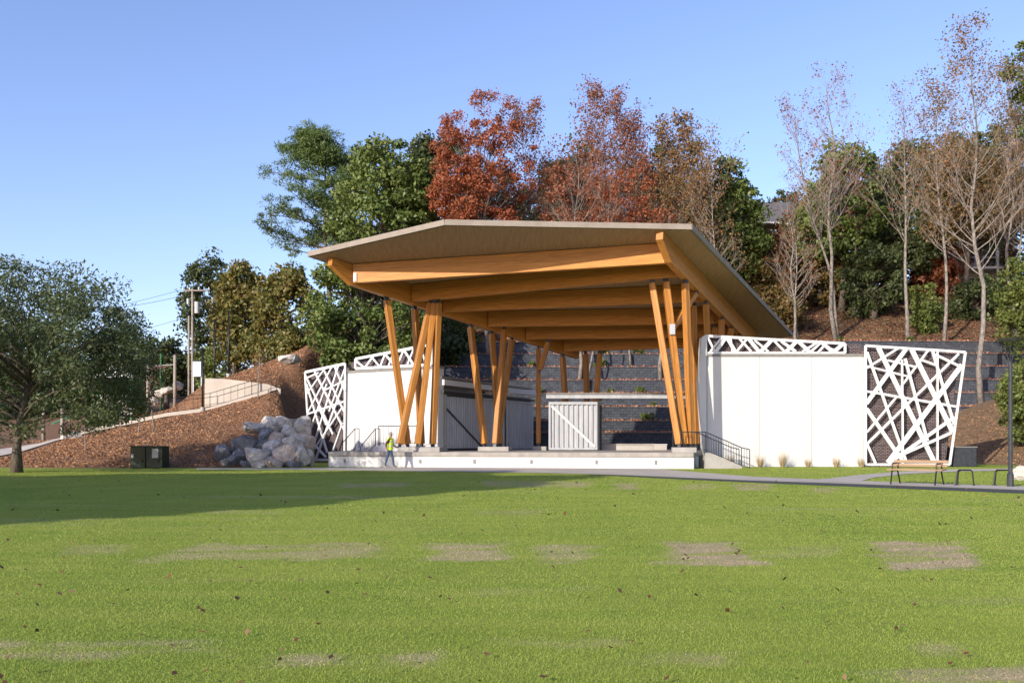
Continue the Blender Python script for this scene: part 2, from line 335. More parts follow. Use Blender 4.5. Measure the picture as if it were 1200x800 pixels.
# ------------------------------------------------------------------ paths
def ribbon(name, near, far, z, mt, th=None):
    near = [GZ(*p) for p in near]; far = [GZ(*p) for p in far]
    b = MB(); k = len(near)
    b.add([(p.x, p.y, z) for p in near]+[(p.x, p.y, z) for p in far], [(i, i+1, k+i+1, k+i) for i in range(k-1)])
    o = b.build(name, mt, fix=False); o['kind'] = 'structure'; return o
ribbon('path', [(230, 549.8), (340, 550.2), (480, 551.8), (640, 554), (730, 556.3), (880, 562.8), (1013, 567.3), (1200, 574), (1290, 578)],
       [(230, 548.4), (340, 548.4), (480, 547.2), (640, 547.6), (760, 548.6), (882, 558.3), (990, 562.8), (1200, 570), (1290, 574)], .008, M['path'])
ribbon('path_branch', [(960, 565), (1000, 566), (1025, 559.5), (1060, 555.5), (1120, 552.5), (1200, 551), (1290, 550)],
       [(930, 563), (972, 560.6), (1000, 557.2), (1050, 552.8), (1115, 549.9), (1200, 548.6), (1290, 547.8)], .012, M['path'])
ribbon('asphalt_edge', [(690, 556.5), (730, 558.0), (880, 565.2), (1013, 570.6), (1200, 578), (1290, 581.5)], [(690, 556), (730, 556.8), (880, 563.1), (1013, 567.7), (1200, 574.5), (1290, 578)], .006, M['edging'])
q = MB(); zz = lambda X, Y: h1(X, Y)+.06
pp = [((-60, 50), (-60, 46.5)), ((-40, 52), (-39, 47.5)), ((-32, 56), (-28.6, 50.5)), ((-31.5, 63), (-27.5, 60)), ((-34, 72), (-30, 71)), ((-40, 88), (-36, 88))]
vv = []
for i in range(len(pp)-1):
    for k in range(6):
        t_ = k/6; a = [pp[i][e][c]*(1-t_)+pp[i+1][e][c]*t_ for e in (0, 1) for c in (0, 1)]; vv.append(a)
q.add([(a[0], a[1], zz(a[0], a[1])) for a in vv]+[(a[2], a[3], zz(a[2], a[3])) for a in vv], [(i, i+1, len(vv)+i+1, len(vv)+i) for i in range(len(vv)-1)])
q.build('playground_path', M['path'], fix=False)['kind'] = 'structure'

# ------------------------------------------------------------------ pavilion
def roofz(X, Y): return 10.65-.0071*(X-6.59)-.168*(Y-41.5)
pav = thing('timber_pavilion', (2, 48, .77), 'large open stage canopy of orange laminated timber with a thin sloping roof', 'pavilion')
RP = [(-9.84, 44.9), (-2.97, 41.0), (7.97, 41.3), (17.5, 58.0), (4.53, 61.2)]
def slab(poly, d0, d1):
    b = MB(); k = len(poly); P = [(x, y, roofz(x, y)+d0) for x, y in poly]+[(x, y, roofz(x, y)+d1) for x, y in poly]
    return b.add(P, [tuple(range(k)), tuple(range(2*k-1, k-1, -1))]+[(i, (i+1) % k, (i+1) % k+k, i+k) for i in range(k)])
roof = slab(RP, .03, .22).build('roof', M['roofmetal'], pav)
def inset(poly, d):
    c = V((sum(p[0] for p in poly)/len(poly), sum(p[1] for p in poly)/len(poly))); return [tuple(V(p)+(c-V(p)).normalized()*d) for p in poly]
slab(inset(RP, .12), 0, .027).build('soffit', M['soffit'], roof)
fa = MB()
for i in range(5):
    a, c = RP[i], RP[(i+1) % 5]; a, c = V((*a, roofz(*a)+.13)), V((*c, roofz(*c)+.13)); d = (c-a).normalized(); nrm = d.cross(V((0, 0, 1))); ctr = V((2.5, 52, 0))
    if nrm.dot(a-ctr) < 0: nrm = -nrm
    k_ = MB(); k_.bar(a+nrm*.02-d*.0, c+nrm*.02, .04, .245).build('fascia', M['roofmetal'], roof)
def frame_obj(name, p, q, mesh, mt, parent):
    p, q = V(p), V(q); x = (q-p).normalized(); y = V((0, 0, 1)).cross(x)
    if y.length < 1e-3: y = V((0, 1, 0))
    y.normalize(); z = x.cross(y); mtx = Matrix((x, y, z)).transposed().to_4x4(); mtx.translation = p
    o = link(name, mesh, mt, parent, matrix=mtx); return o
def profile_beam(name, p, q, w, prof, mt, parent):
    n_ = len(prof); P = [(a, -w/2, b) for a, b in prof]+[(a, w/2, b) for a, b in prof]
    b = MB(); b.add(P, [tuple(range(n_)), tuple(range(2*n_-1, n_-1, -1))]+[(i, (i+1) % n_, (i+1) % n_+n_, i+n_) for i in range(n_)])
    return bevel(frame_obj(name, p, q, b.mesh(name), mt, parent), .012)
GL = [V((-8.79, 45, 0)), V((4.26, 59.8, 0))]; GR = [V((6.59, 41.5, 0)), V((14.8, 57.07, 0))]
for G in (GL, GR):
    for p in G: p.z = roofz(p.x, p.y)-.005
    Lg = (G[1]-G[0]).length
    profile_beam('girder', G[0], G[1], .34, [(0, 0), (Lg, 0), (Lg, -1.0), (1.35, -1.0), (0, -.38)], M['wood'], pav)
def gx_at(G, Y): t_ = (Y-G[0].y)/(G[1].y-G[0].y); return G[0].x+(G[1].x-G[0].x)*t_
BEAMS = []
for Yl, Yr, dp in ((45.9, 42.9, .92), (48.8, 44.7, .9), (50.5, 48.4, .9), (53.2, 52.2, .9), (55.7, 54.9, .9), (58.4, 56.8, .9)):
    a = V((gx_at(GL, Yl)+.2, Yl, 0)); c = V((gx_at(GR, Yr)-.2, Yr, 0)); a.z = roofz(a.x, a.y)-.01; c.z = roofz(c.x, c.y)-.01
    Lb = (c-a).length; o = profile_beam('roof_beam', a, c, .30, [(0, 0), (Lb, 0), (Lb, -dp), (0, -dp)], M['wood'], pav); BEAMS.append((a, c, dp))
    if dp == .92:
        for p, s in ((a, 1), (c, -1)):
            MB().box((p.x+.09*s, p.y-.18, p.z-.66), (.16, .10, .42), math.atan2((c-a).y, (c-a).x)).build('end_plate', M['galv'], o)
def column(top, base, w=.31):
    top, base = V(top), V(base); d = (top-base).normalized(); a = base+d*.16; c = top-d*.12; Lc = (c-a).length
    b = MB(); b.box((Lc/2, 0, 0), (Lc, w*.92, w)); o = frame_obj('column', a, c, b.mesh('column'), M['wood'], pav); bevel(o, .02)
    MB().bar(c-d*.06, top+d*.30, .10, .24).build('bracket', M['steel'], o)
    MB().bar(base-d*.05, a+d*.10, w*.6, .12).build('base_shoe', M['steel'], o)
    return o
def beam_pt(i, x):
    a, c, dp = BEAMS[i]; p = on_plane(x, 0, a, c); t_ = (p.x-a.x)/(c.x-a.x); p.z = a.z+(c.z-a.z)*t_-dp-.06; return p
def gird_pt(G, x):
    p = on_plane(x, 0, G[0], G[1]); p.z = roofz(p.x, p.y)-1.06; return p
DECK = .765; PL = DECK+.24
def base_pt(x, Y, z=PL): return V(((x-CX)/F*Y, Y, z))
column(gird_pt(GL, 453), base_pt(478, 48.3)); column(beam_pt(1, 505), base_pt(468, 47.6)); column(gird_pt(GL, 486), base_pt(494, 49.6))
column(beam_pt(1, 509), base_pt(489, 48.2)); column(beam_pt(1, 514), base_pt(507, 48.9))
column(gird_pt(GL, 551), base_pt(568, 51.6)); column(beam_pt(3, 591), base_pt(580, 51.9)); column(gird_pt(GL, 576), base_pt(586, 52.5)); column(gird_pt(GL, 600), base_pt(582, 53.0))
column(gird_pt(GL, 631), base_pt(631, 55.8)); n2 = base_pt(632, 55.8); cN = gird_pt(GL, 631)
column(beam_pt(4, 643), (n2.x, n2.y-.1, CZ+(HY-436)/F*55.8), .3)
column(gird_pt(GL, 659), base_pt(666, 58.2)); column(beam_pt(5, 703), base_pt(694, 58.2)); column(beam_pt(5, 686), base_pt(690, 58.6))
A_ = base_pt(796, 44.7); B_ = base_pt(803, 45.0); C_ = base_pt(810, 45.1)
column(beam_pt(1, 764), A_); cb = column(beam_pt(1, 780), B_); column(gird_pt(GR, 803), C_)
jn = B_+(beam_pt(1, 780)-B_)*.70; column(gird_pt(GR, 816), jn, .26)
MB().box((jn.x, jn.y-.24, jn.z), (.26, .05, .5)).build('joint_plate', M['galv'], cb)
for tx, bx_ in ((827, 835), (846, 840), (857, 842), (866, 846)): column(gird_pt(GR, tx), base_pt(bx_, 49.5))
column(beam_pt(2, 812), base_pt(816, 48.6)); column(beam_pt(3, 838), base_pt(846, 53.6))
def plinth(x0, x1, Y, d=1.9, skew=-.22):
    a = base_pt(x0, Y); c = base_pt(x1, Y); b = MB()
    poly = [(a.x, a.y), (c.x, c.y+skew*(c.x-a.x)), (c.x+.2, c.y+d+skew*(c.x-a.x)), (a.x+.2, a.y+d)]
    o = b.prism(poly, DECK-.01, PL).build('plinth', M['concrete'], pav); bevel(o, .02); return o
plinth(466, 516, 47.25, 3.0); plinth(560, 596, 51.0, 2.6); plinth(624, 640, 55.3, 1.2); plinth(788, 816, 44.3, 1.5, -.1); plinth(828, 852, 48.9, 1.4); plinth(658, 700, 57.6, 1.8)

# ------------------------------------------------------------------ stage
SR, SL = V((8.54, 43.7)), V((-9.37, 47.5))
deck_poly = [(8.54, 43.7), (9.3, 46.9), (11.9, 52), (15.5, 63.8), (1.2, 64.2), (-4.3, 52.6), (-9.6, 55.1)]
deck_poly = [(-9.37, 47.5)]+deck_poly
stage = thing('stage_platform', (0, 46, 0), 'low white fronted concrete stage with grey coping under the timber canopy', 'stage')
su = (SL-SR).normalized(); sn = V((su.y, -su.x))
if sn.y > 0: sn = -sn
def grow_front(d): return [tuple(V(p)+sn*d) if i in (0, 1) else p for i, p in enumerate(deck_poly)]
bevel(MB().prism(grow_front(0), -.05, .535).build('white_base', M['white'], stage), .01)
bevel(MB().prism(grow_front(.05), .537, DECK).build('coping', M['coping'], stage), .02)
for px in (404, 492.5, 622.7, 768.5, 699, 556):
    p = on_plane(px, 541, (*SR, 0), (*SL, 0)); MB().box((p.x+sn.x*.012, p.y+sn.y*.012, .30), (.11, .05, .19), math.atan2(su.y, su.x)).build('step_light', M['cap'], stage)
# steps beside the right wing
def stair_rail(pts, h, name, parent, z1fn, step=.13, base=None):
    b = MB(); b.tube(pts, .024, 6)
    b.tube([p-V((0, 0, h*.88)) for p in pts], .016, 5)
    for i in range(len(pts)-1):
        k = max(1, int((pts[i+1]-pts[i]).length/step))
        for j in range(k+1):
            p = pts[i].lerp(pts[i+1], j/k); big = j in (0, k)
            b.tube([p, p-V((0, 0, h if big else h*.88))], .022 if big else .009, 5 if big else 4, cap=False)
    return b.build(name, M['steel'], parent)
st = thing('stage_steps', (9.9, 45.2, 0), 'short flight of concrete steps with steel railings beside the white wing wall under three ornamental grasses', 'stairs')
st['label'] = 'concrete steps with dark steel railings dropping from the stage to the grass'
x0 = 9.2
for i in range(5):
    zt = DECK-.15*(i+1)
    if zt > .02: bevel(MB().box((x0+.32*i+.17, 45.15, zt/2-.02), (.335, 1.5, zt+.04)).build('step', M['concrete'], st), .012)
MB().extr([(x0, 44.37, -.02), (x0, 44.37, DECK-.02), (x0+.25, 44.37, DECK-.02), (x0+1.75, 44.37, .12), (x0+1.75, 44.37, -.02)], V((0, -.10, 0))).build('stringer', M['concrete'], st)
for yy in (44.42, 46.5):
    stair_rail([V((x0-1.15, yy, DECK+.98)), V((x0+.05, yy, DECK+.98)), V((x0+1.75, yy, .98+.02)), V((x0+2.15, yy, .9))], .97, 'railing', st, None)
ls = thing('stage_side_platform', (-6.6, 50.5, DECK), 'small raised white landing with steel guard rails behind the crossing columns', 'platform')
pa, pc = base_pt(443, 50.4, 1.02), base_pt(489, 49.6, 1.02)
MB().prism([(pa.x, pa.y), (pc.x, pc.y), (pc.x+.3, pc.y+1.5), (pa.x+.3, pa.y+1.5)], DECK+.003, 1.06).build('landing', M['white'], ls)
stair_rail([V((pa.x, pa.y+.1, 2.13)), V((pc.x, pc.y+.1, 2.13))], 1.07, 'guard_rail', ls, None, .15)
for k, (xa, ya, xb, yb, Y) in enumerate(((402, 518, 416, 502, 51.8), (422.5, 523, 440, 502, 50.5))):
    a, c = W(xa, ya, Y), W(xb, yb, Y)
    stair_rail([a-V((0, 0, .0)), c, c+V((.24, -.05, -.0))], c.z-DECK if k == 0 else .95, 'railing', ls, None, .16)
for i in range(4): MB().box((pa.x-.16-.3*i, pa.y+.78, DECK+.13-.0*i), (.29, 1.3, .26-.06*i)).build('step', M['white'], ls)

# ------------------------------------------------------------------ wing walls
def wall_box(b, A, B, z0, z1, th, off=0.0):
    A, B = V((A[0], A[1], 0)), V((B[0], B[1], 0)); d = (B-A).normalized(); nb = V((-d.y, d.x, 0))
    if nb.y < 0: nb = -nb
    A = A+nb*off; B = B+nb*off
    return b.prism([(A.x, A.y), (B.x, B.y), (B.x+nb.x*th, B.y+nb.y*th), (A.x+nb.x*th, A.y+nb.y*th)], z0, z1)
def lerp2(A, B, t_): return (A[0]+(B[0]-A[0])*t_, A[1]+(B[1]-A[1])*t_)
def wing(label, A, B, zt, npan, flip):
    t_ = thing('wing_wall', (*lerp2(A, B, .5), 0), label, 'wall')
    wall_box(MB(), A, B, -.05, zt-.02, .5, .06).build('wall_core', M['white'], t_)
    Lw = math.dist(A, B); g = .016/Lw
    for i in range(npan):
        a, c = lerp2(A, B, i/npan+g/2), lerp2(A, B, (i+1)/npan-g/2)
        bevel(wall_box(MB(), a, c, .0, zt-.03, .058, 0).build('panel', M['white'], t_), .006)
    wall_box(MB(), lerp2(A, B, -.004), lerp2(A, B, 1.004), zt-.025, zt+.11, .66, -.05).build('coping', M['cap'], t_)
    return t_
ZR = CZ+(HY-417)/F*47.5
RA, RB = (9.96, 47.5), (17.98, 47.5)
LA, LB = (-4.15, 52.0), (-9.97, 55.7)
wr = wing('white plaster wing wall with three panel joints to the right of the stage', RA, RB, ZR, 3, 1)
wr['label'] = 'broad white plaster wing wall with ornamental grasses along its foot'
wl = wing('white wing wall', LA, LB, ZR-.25, 3, 1); wl['label'] = 'white plaster wing wall partly hidden by the crossing timber columns'
# slanted white end fin of the right wall
e0 = W(817, 470, 46.45); fin = MB()
fin.extr([(9.93, 47.45, 0), (9.72, 47.45, 1.0), (9.5, 47.45, 4.2), (9.67, 47.45, ZR+.95), (9.93, 47.45, ZR+1.1)], V((0, .5, 0))).build('end_fin', M['white'], wr)

def lattice(name, label, plane, frame, bars, backing_off, backing_poly, wscale, post=None, cat='screen'):
    A, B = plane; d = V((B[0]-A[0], B[1]-A[1], 0)).normalized(); nrm = V((d.y, -d.x, 0))
    if nrm.y > 0: nrm = -nrm
    pts = [on_plane(*p, A, B) for p in frame]
    base = min(pts, key=lambda p: p.z)
    t_ = thing(name, (base.x, base.y, max(0, base.z)), label, cat)
    k = 0
    def bar(p, q, w, nm):
        nonlocal k
        P, Q = on_plane(*p, A, B), on_plane(*q, A, B); e = (Q-P).normalized(); s = e.cross(nrm).normalized()*(w*wscale/2)
        th = .05+.003*(k % 23); k += 1
        MB().extr([P-s, Q-s, Q+s, P+s], nrm*th).build(nm, M['whitesteel'], t_)
    for i in range(len(frame)): bar(frame[i], frame[(i+1) % len(frame)], 3.0, 'frame_bar')
    for x1, y1, x2, y2, w in bars: bar((x1, y1), (x2, y2), w, 'lattice_bar')
    P = [on_plane(*p, A, B)-nrm*backing_off for p in backing_poly]
    MB().extr(P, -nrm*.06).build('backing_panel', M['backing'], t_)
    return t_
def z4(l): return [(1000+a/4, 380+b/4, 1000+c/4, 380+d/4, w/4) for a, b, c, d, w in l]
RBARS = z4([(115, 108, 378, 645, 23), (272, 118, 465, 505, 24), (248, 112, 60, 370, 20), (507, 190, 160, 648, 24), (492, 138, 62, 560, 11), (62, 130, 245, 640, 13), (62, 196, 262, 246, 9),
            (62, 314, 485, 386, 11), (62, 204, 215, 108, 10), (60, 395, 235, 650, 18), (62, 560, 102, 650, 12), (240, 160, 345, 545, 13), (368, 122, 470, 470, 13), (226, 165, 230, 622, 8), (392, 126, 392, 648, 8),
            (470, 435, 165, 648, 16), (455, 508, 165, 636, 13), (380, 142, 505, 202, 12), (318, 168, 385, 192, 11), (160, 168, 292, 200, 10), (352, 118, 222, 292, 10), (62, 505, 205, 335, 10)])
lattice('lattice_screen', 'tall white lattice screen over brown perforated panel beside the wooden bench', ((10, 47.3), (20, 47.3)), [(1014, 405), (1131, 412.5), (1112.5, 544), (1014, 544)], RBARS, .35,
        [(1014.5, 406), (1128, 413), (1111, 547), (1014.5, 547)], .0400)
def z3(l): return [(340+a/3.75, 370+b/3.75, 340+c/3.75, 370+d/3.75, w/3.75) for a, b, c, d, w in l]
LBARS = z3([(70, 262, 190, 520, 9), (75, 300, 165, 600, 10), (110, 245, 240, 500, 9), (150, 236, 240, 420, 8), (215, 220, 95, 600, 10), (243, 285, 115, 628, 10), (185, 228, 78, 430, 8), (78, 432, 243, 375, 8), (76, 345, 150, 240, 7),
            (243, 235, 175, 420, 8), (84, 520, 165, 300, 8), (92, 610, 235, 400, 8), (200, 225, 245, 330, 7), (85, 540, 160, 620, 8), (160, 325, 243, 285, 7), (235, 470, 190, 600, 8), (130, 400, 165, 480, 7), (75, 275, 130, 250, 7)])
lattice('lattice_screen', 'narrow white lattice screen standing behind the boulder pile', ((-10.0, 55.6), (-13.0, 58.3)), [(358, 436), (405, 426), (404, 538.5), (364, 538.5)], LBARS, .35, [(359, 437), (404.5, 427), (404, 540), (364.5, 540)], .052)
ztop = 414.5
RPAR = []
xs_ = [828, 838, 851, 862, 876, 890, 905, 920, 934, 949, 962, 976, 988]
for i in range(len(xs_)-1):
    y0_, y1_ = 393+(xs_[i]-826)*.058, 393+(xs_[i+1]-826)*.058
    RPAR.append((xs_[i], 413 if i % 2 else y0_, xs_[i+1], y1_ if i % 2 else 413, 4.2 if i % 3 else 2.6))
RPAR += [(832, 412, 846, 395, 2.6), (856, 397, 858, 413, 2), (866, 397, 880, 412, 2.4), (900, 412, 884, 399, 2.4), (915, 400, 932, 412, 3.4), (940, 412, 956, 402, 2.5), (968, 402, 958, 413, 2.4), (980, 412, 965, 404, 2.2)]
lattice('parapet_lattice', 'white lattice strip along the top of the broad right wing wall', ((10, 47.6), (20, 47.6)), [(827, 393.5), (990, 402.5), (990, 413.6), (827, 413.6)], RPAR, .30, [(827.5, 394.5), (1012, 403.5), (1012, 415), (827.5, 415)], .0427)
tl = [o for o in bpy.data.objects if o.name == 'parapet_lattice'][0]; tl['label'] = 'white lattice strip along the top of the broad wing wall with ornamental grasses'
LPAR = [(418, 423, 428, 431, 2.4), (428, 431, 438, 417.5, 2.6), (436, 418, 446, 430, 2), (446, 430, 452, 415, 2.4), (452, 415, 464, 429, 2.6), (462, 412.5, 456, 429, 2), (466, 429, 474, 410, 2.4), (474, 410, 486, 428, 2.6), (486, 408, 478, 428, 2), (494, 407, 488, 427, 2), (500, 427, 494, 406, 2)]
lattice('parapet_lattice', 'white lattice strip along the top of the wing wall behind the columns', (LA, LB), [(417, 420.5), (506, 403.5), (506, 427.2), (417, 431.8)], LPAR, .30, [(407, 424), (506, 404.5), (506, 427), (407, 431.5)], .051)

# ------------------------------------------------------------------ backstage
def corrugated(A, B, z0, z1, pitch=.27, dep=.085):
    A, B = V((A[0], A[1], 0)), V((B[0], B[1], 0)); L_ = (B-A).length; d = (B-A)/L_; nb = V((d.y, -d.x, 0)); n_ = max(2, int(L_/pitch)); P = []; b = MB()
    for i in range(n_):
        for u, o_ in ((0, 0), (.35, 0), (.5, 1), (.85, 1)):
            p = A+d*((i+u)*L_/n_)+nb*(dep*o_); P.append(p)
    P.append(B); k = len(P); b.add([(p.x, p.y, z0) for p in P]+[(p.x, p.y, z1) for p in P], [(i, i+1, k+i+1, k+i) for i in range(k-1)])
    o = b.mesh('sheet', fix=False); return o
bs = thing('backstage_building', (-2, 60, DECK), 'low backstage building with corrugated metal sliding doors along the side of the stage', 'building')
SA, SB = (-3.95, 52.15), (1.41, 63.6)
for a, c in ((.02, .38), (.40, .62), (.66, .98)):
    pa_, pc_ = lerp2(SA, SB, a), lerp2(SA, SB, c); o = link('sliding_door', corrugated(pa_, pc_, DECK+.03, 3.95), M['galv'], bs)
    fr = MB(); d2 = (V(pc_)-V(pa_)).normalized(); nb = V((d2.y, -d2.x))*.115
    for zz_ in (DECK+.09, 3.9): fr.bar((pa_[0]+nb.x, pa_[1]+nb.y, zz_), (pc_[0]+nb.x, pc_[1]+nb.y, zz_), .06, .1)
    for p in (pa_, pc_): fr.bar((p[0]+nb.x, p[1]+nb.y, DECK+.05), (p[0]+nb.x, p[1]+nb.y, 3.94), .06, .1)
    if a == .02: fr.bar((pa_[0]+nb.x, pa_[1]+nb.y, 3.2), (pc_[0]+nb.x, pc_[1]+nb.y, DECK+.2), .05, .09)
    fr.build('door_frame', M['steel'] if a == .02 else M['galv'], o)
wall_box(MB(), SA, SB, DECK+.0, 4.25, .3, .14).build('wall', M['cap'], bs)
wall_box(MB(), lerp2(SA, SB, -.01), lerp2(SA, SB, 1.02), 4.45, 4.75, .14, -.25).build('fascia', M['whitesteel'], bs)
MB().prism([SA, SB, (-2.5, 66), (-9.5, 57)], 4.84, 4.95).build('roof', M['cap'], bs)
wall_box(MB(), SA, SB, 4.02, 4.14, .1, -.14).build('door_rail', M['steel'], bs)
dr = thing('door_rail', (6.8, 55.6, DECK), 'long grey steel sliding door rail spanning the back of the stage', 'rail')
ra, rb = W(640, 464.5, 55.6), W(818, 464.5, 55.6)
MB().bar(ra, rb, .22, .22).build('rail_beam', M['galv'], dr)
MB().bar(ra+V((0, .0, .17)), rb+V((0, .0, .17)), .34, .10).build('rail_hood', M['cap'], dr)
for x in (704, 817): p = W(x, 464.5, 55.7); MB().box((p.x, p.y+.12, (DECK+p.z)/2), (.14, .14, p.z-DECK-.02)).build('post', M['steel'], dr)
sdoor = thing('sliding_door', (3.8, 55.4, DECK), 'sunlit corrugated metal sliding door with a diagonal brace hung at the back of the stage', 'door')
da, dc = W(644, 470, 55.4), W(701, 470, 55.4)
link('door_sheet', corrugated((da.x, da.y), (dc.x, dc.y), DECK+.05, da.z-.1), M['galv'], sdoor)
fr = lambda p, q, nm, w=.12: MB().bar(p, q, .05, w).build(nm, M['galv'], sdoor)
zl, zh = DECK+.1, da.z-.12; yf = da.y-.115
fr((da.x, yf, zl), (dc.x, yf, zl), 'frame_rail'); fr((da.x, yf, zh), (dc.x, yf, zh), 'frame_rail', .16)
for X in (da.x, dc.x): MB().bar((X, yf-.004, zl-.06), (X, yf-.004, zh+.08), .12, .05, V((0, 1, 0))).build('frame_stile', M['galv'] if X == da.x else M['steel'], sdoor)
MB().bar((da.x+.1, yf+.006, zh-.15), (dc.x-.2, yf+.006, zl+.1), .045, .14).build('brace', M['whitesteel'], sdoor)
bw = thing('low_bench_wall', W(735, 528, 57), 'low buff concrete seat wall beyond the open door bay', 'wall')
p, q = W(703, 521, 57), W(766, 521, 57); MB().box(((p.x+q.x)/2, 57, (DECK+p.z)/2), (q.x-p.x, .5, p.z-DECK)).build('seat_block', M['siding'], bw)
MB().box(((p.x+q.x)/2, 56.99, p.z+.035), (q.x-p.x+.06, .58, .07)).build('seat_cap', M['concrete'], bw)
cbx = thing('equipment_case', W(773, 528, 56), 'pale square equipment case on the stage floor beside the low seat wall', 'case')
p, q = W(766, 521, 56), W(780.5, 521, 56); bevel(MB().box(((p.x+q.x)/2, 56, (DECK+p.z)/2), (q.x-p.x, .7, p.z-DECK)).build('case_body', M['siding'], cbx), .02)
MB().box(((p.x+q.x)/2, 56, p.z+.025), (q.x-p.x+.04, .74, .05)).build('lid', M['white'], cbx)

# ------------------------------------------------------------------ terraces
TY = [66+1.5*i for i in range(8)]; TP = [507, 493, 476.5, 460.5, 445, 429.5, 414.5, 400]
TZ = [CZ+(HY-y)*Y/F for y, Y in zip(TP, TY)]
words = ['lowest', 'second lowest', 'third from the bottom', 'fourth from the bottom', 'fourth from the top', 'third from the top', 'second from the top', 'topmost']
def tz_y(i, X): return TY[i]+.012*(X-10)*0+.35*math.sin(X*.11+i*.2)
for i in range(8):
    X0, X1 = -7.0, 47.0; XS = np.arange(X0, X1+.1, 1.5); t_ = thing('terrace_wall', (20, TY[i], TZ[i]-1), f'charcoal block retaining wall, {words[i]} of the planted terraces behind the stage', 'retaining wall')
    b = MB(); k = len(XS); rise = lambda X: .03*max(0, X-18)*0
    P = []
    for X in XS:
        y = tz_y(i, X); P += [(X, y, TZ[i]-1.5), (X, y, TZ[i]-.1), (X, y+.3, TZ[i]-.1)]
    b.add(P, [f for j in range(k-1) for f in ((3*j, 3*j+3, 3*j+4, 3*j+1), (3*j+1, 3*j+4, 3*j+5, 3*j+2))]); b.build('block_face', M['block'], t_, fix=False)
    b = MB(); P = []
    for X in XS:
        y = tz_y(i, X); P += [(X, y-.05, TZ[i]-.1), (X, y-.05, TZ[i]), (X, y+.33, TZ[i]), (X, y+.33, TZ[i]-.1)]
    b.add(P, [(4*j+a, 4*j+4+a, 4*j+4+(a+1) % 4, 4*j+(a+1) % 4) for j in range(k-1) for a in range(4)]); b.build('capstones', M['block'], t_, fix=False)
    b = MB(); P = []
    for X in XS:
        y = tz_y(i, X); P += [(X, y+.29, TZ[i]-.03), (X, y+.9, TZ[i]+.08), (X, y+2.0, TZ[i]+.12)]
    b.add(P, [f for j in range(k-1) for f in ((3*j, 3*j+3, 3*j+4, 3*j+1), (3*j+1, 3*j+4, 3*j+5, 3*j+2))]); o = b.build('mulch_bed', M['litter'], None, fix=False, smooth=True); o['kind'] = 'structure'

# ------------------------------------------------------------------ foliage
def leaf_quads(C, R, per, size, rng, aspect=.6, droop=0):
    n_ = len(C)*per; d = rng.normal(size=(n_, 3)); d /= np.linalg.norm(d, axis=1)[:, None]
    r = rng.uniform(.15, 1, n_)**.55; ctr = np.repeat(C, per, 0)+d*r[:, None]*np.repeat(R, per, 0)
    a = rng.normal(size=(n_, 3)); a[:, 2] -= droop; a /= np.linalg.norm(a, axis=1)[:, None]
    b = np.cross(a, d+rng.normal(size=(n_, 3))*.7); b /= np.linalg.norm(b, axis=1)[:, None]+1e-9
    s = size*rng.uniform(.55, 1.35, n_)[:, None]
    q = np.stack([ctr-a*s, ctr+b*s*aspect-a*s*.1, ctr+a*s, ctr-b*s*aspect-a*s*.1], 1)
    return q.reshape(-1, 3)
LM = {
 'oak': leaf_mat('oak_leaf', [(.034, .048, .018), (.064, .084, .031), (.115, .135, .055)]),
 'magnolia': leaf_mat('magnolia_leaf', [(.025, .042, .010), (.058, .085, .018), (.10, .135, .03), (.14, .15, .045)], .2, .5),
 'dark': leaf_mat('dark_leaf', [(.024, .036, .013), (.045, .060, .020), (.078, .096, .034)]),
 'pine': leaf_mat('pine_needle', [(.045, .075, .020), (.075, .115, .030), (.115, .155, .045)]),
 'yellow': leaf_mat('turning_leaf', [(.045, .062, .016), (.085, .095, .022), (.15, .125, .032), (.16, .095, .03)]),
 'red': leaf_mat('red_leaf', [(.11, .030, .016), (.19, .050, .022), (.26, .085, .034), (.16, .055, .03)]),
 'russet': leaf_mat('russet_leaf', [(.09, .032, .018), (.16, .050, .026), (.21, .080, .036), (.11, .055, .028)]),
 'orange': leaf_mat('orange_leaf', [(.06, .07, .02), (.12, .085, .03), (.19, .10, .04), (.11, .055, .028)]),
 'shrub': leaf_mat('shrub_leaf', [(.04, .06, .014), (.085, .11, .025), (.15, .165, .04)], .25),
 'bronze': leaf_mat('bronze_leaf', [(.04, .05, .014), (.09, .075, .022), (.16, .10, .035), (.10, .045, .02)]),
}
def bez(a, b, c, n_=5): return [a*(1-t)**2+b*(2*t*(1-t))+c*t*t for t in [i/(n_-1) for i in range(n_)]]
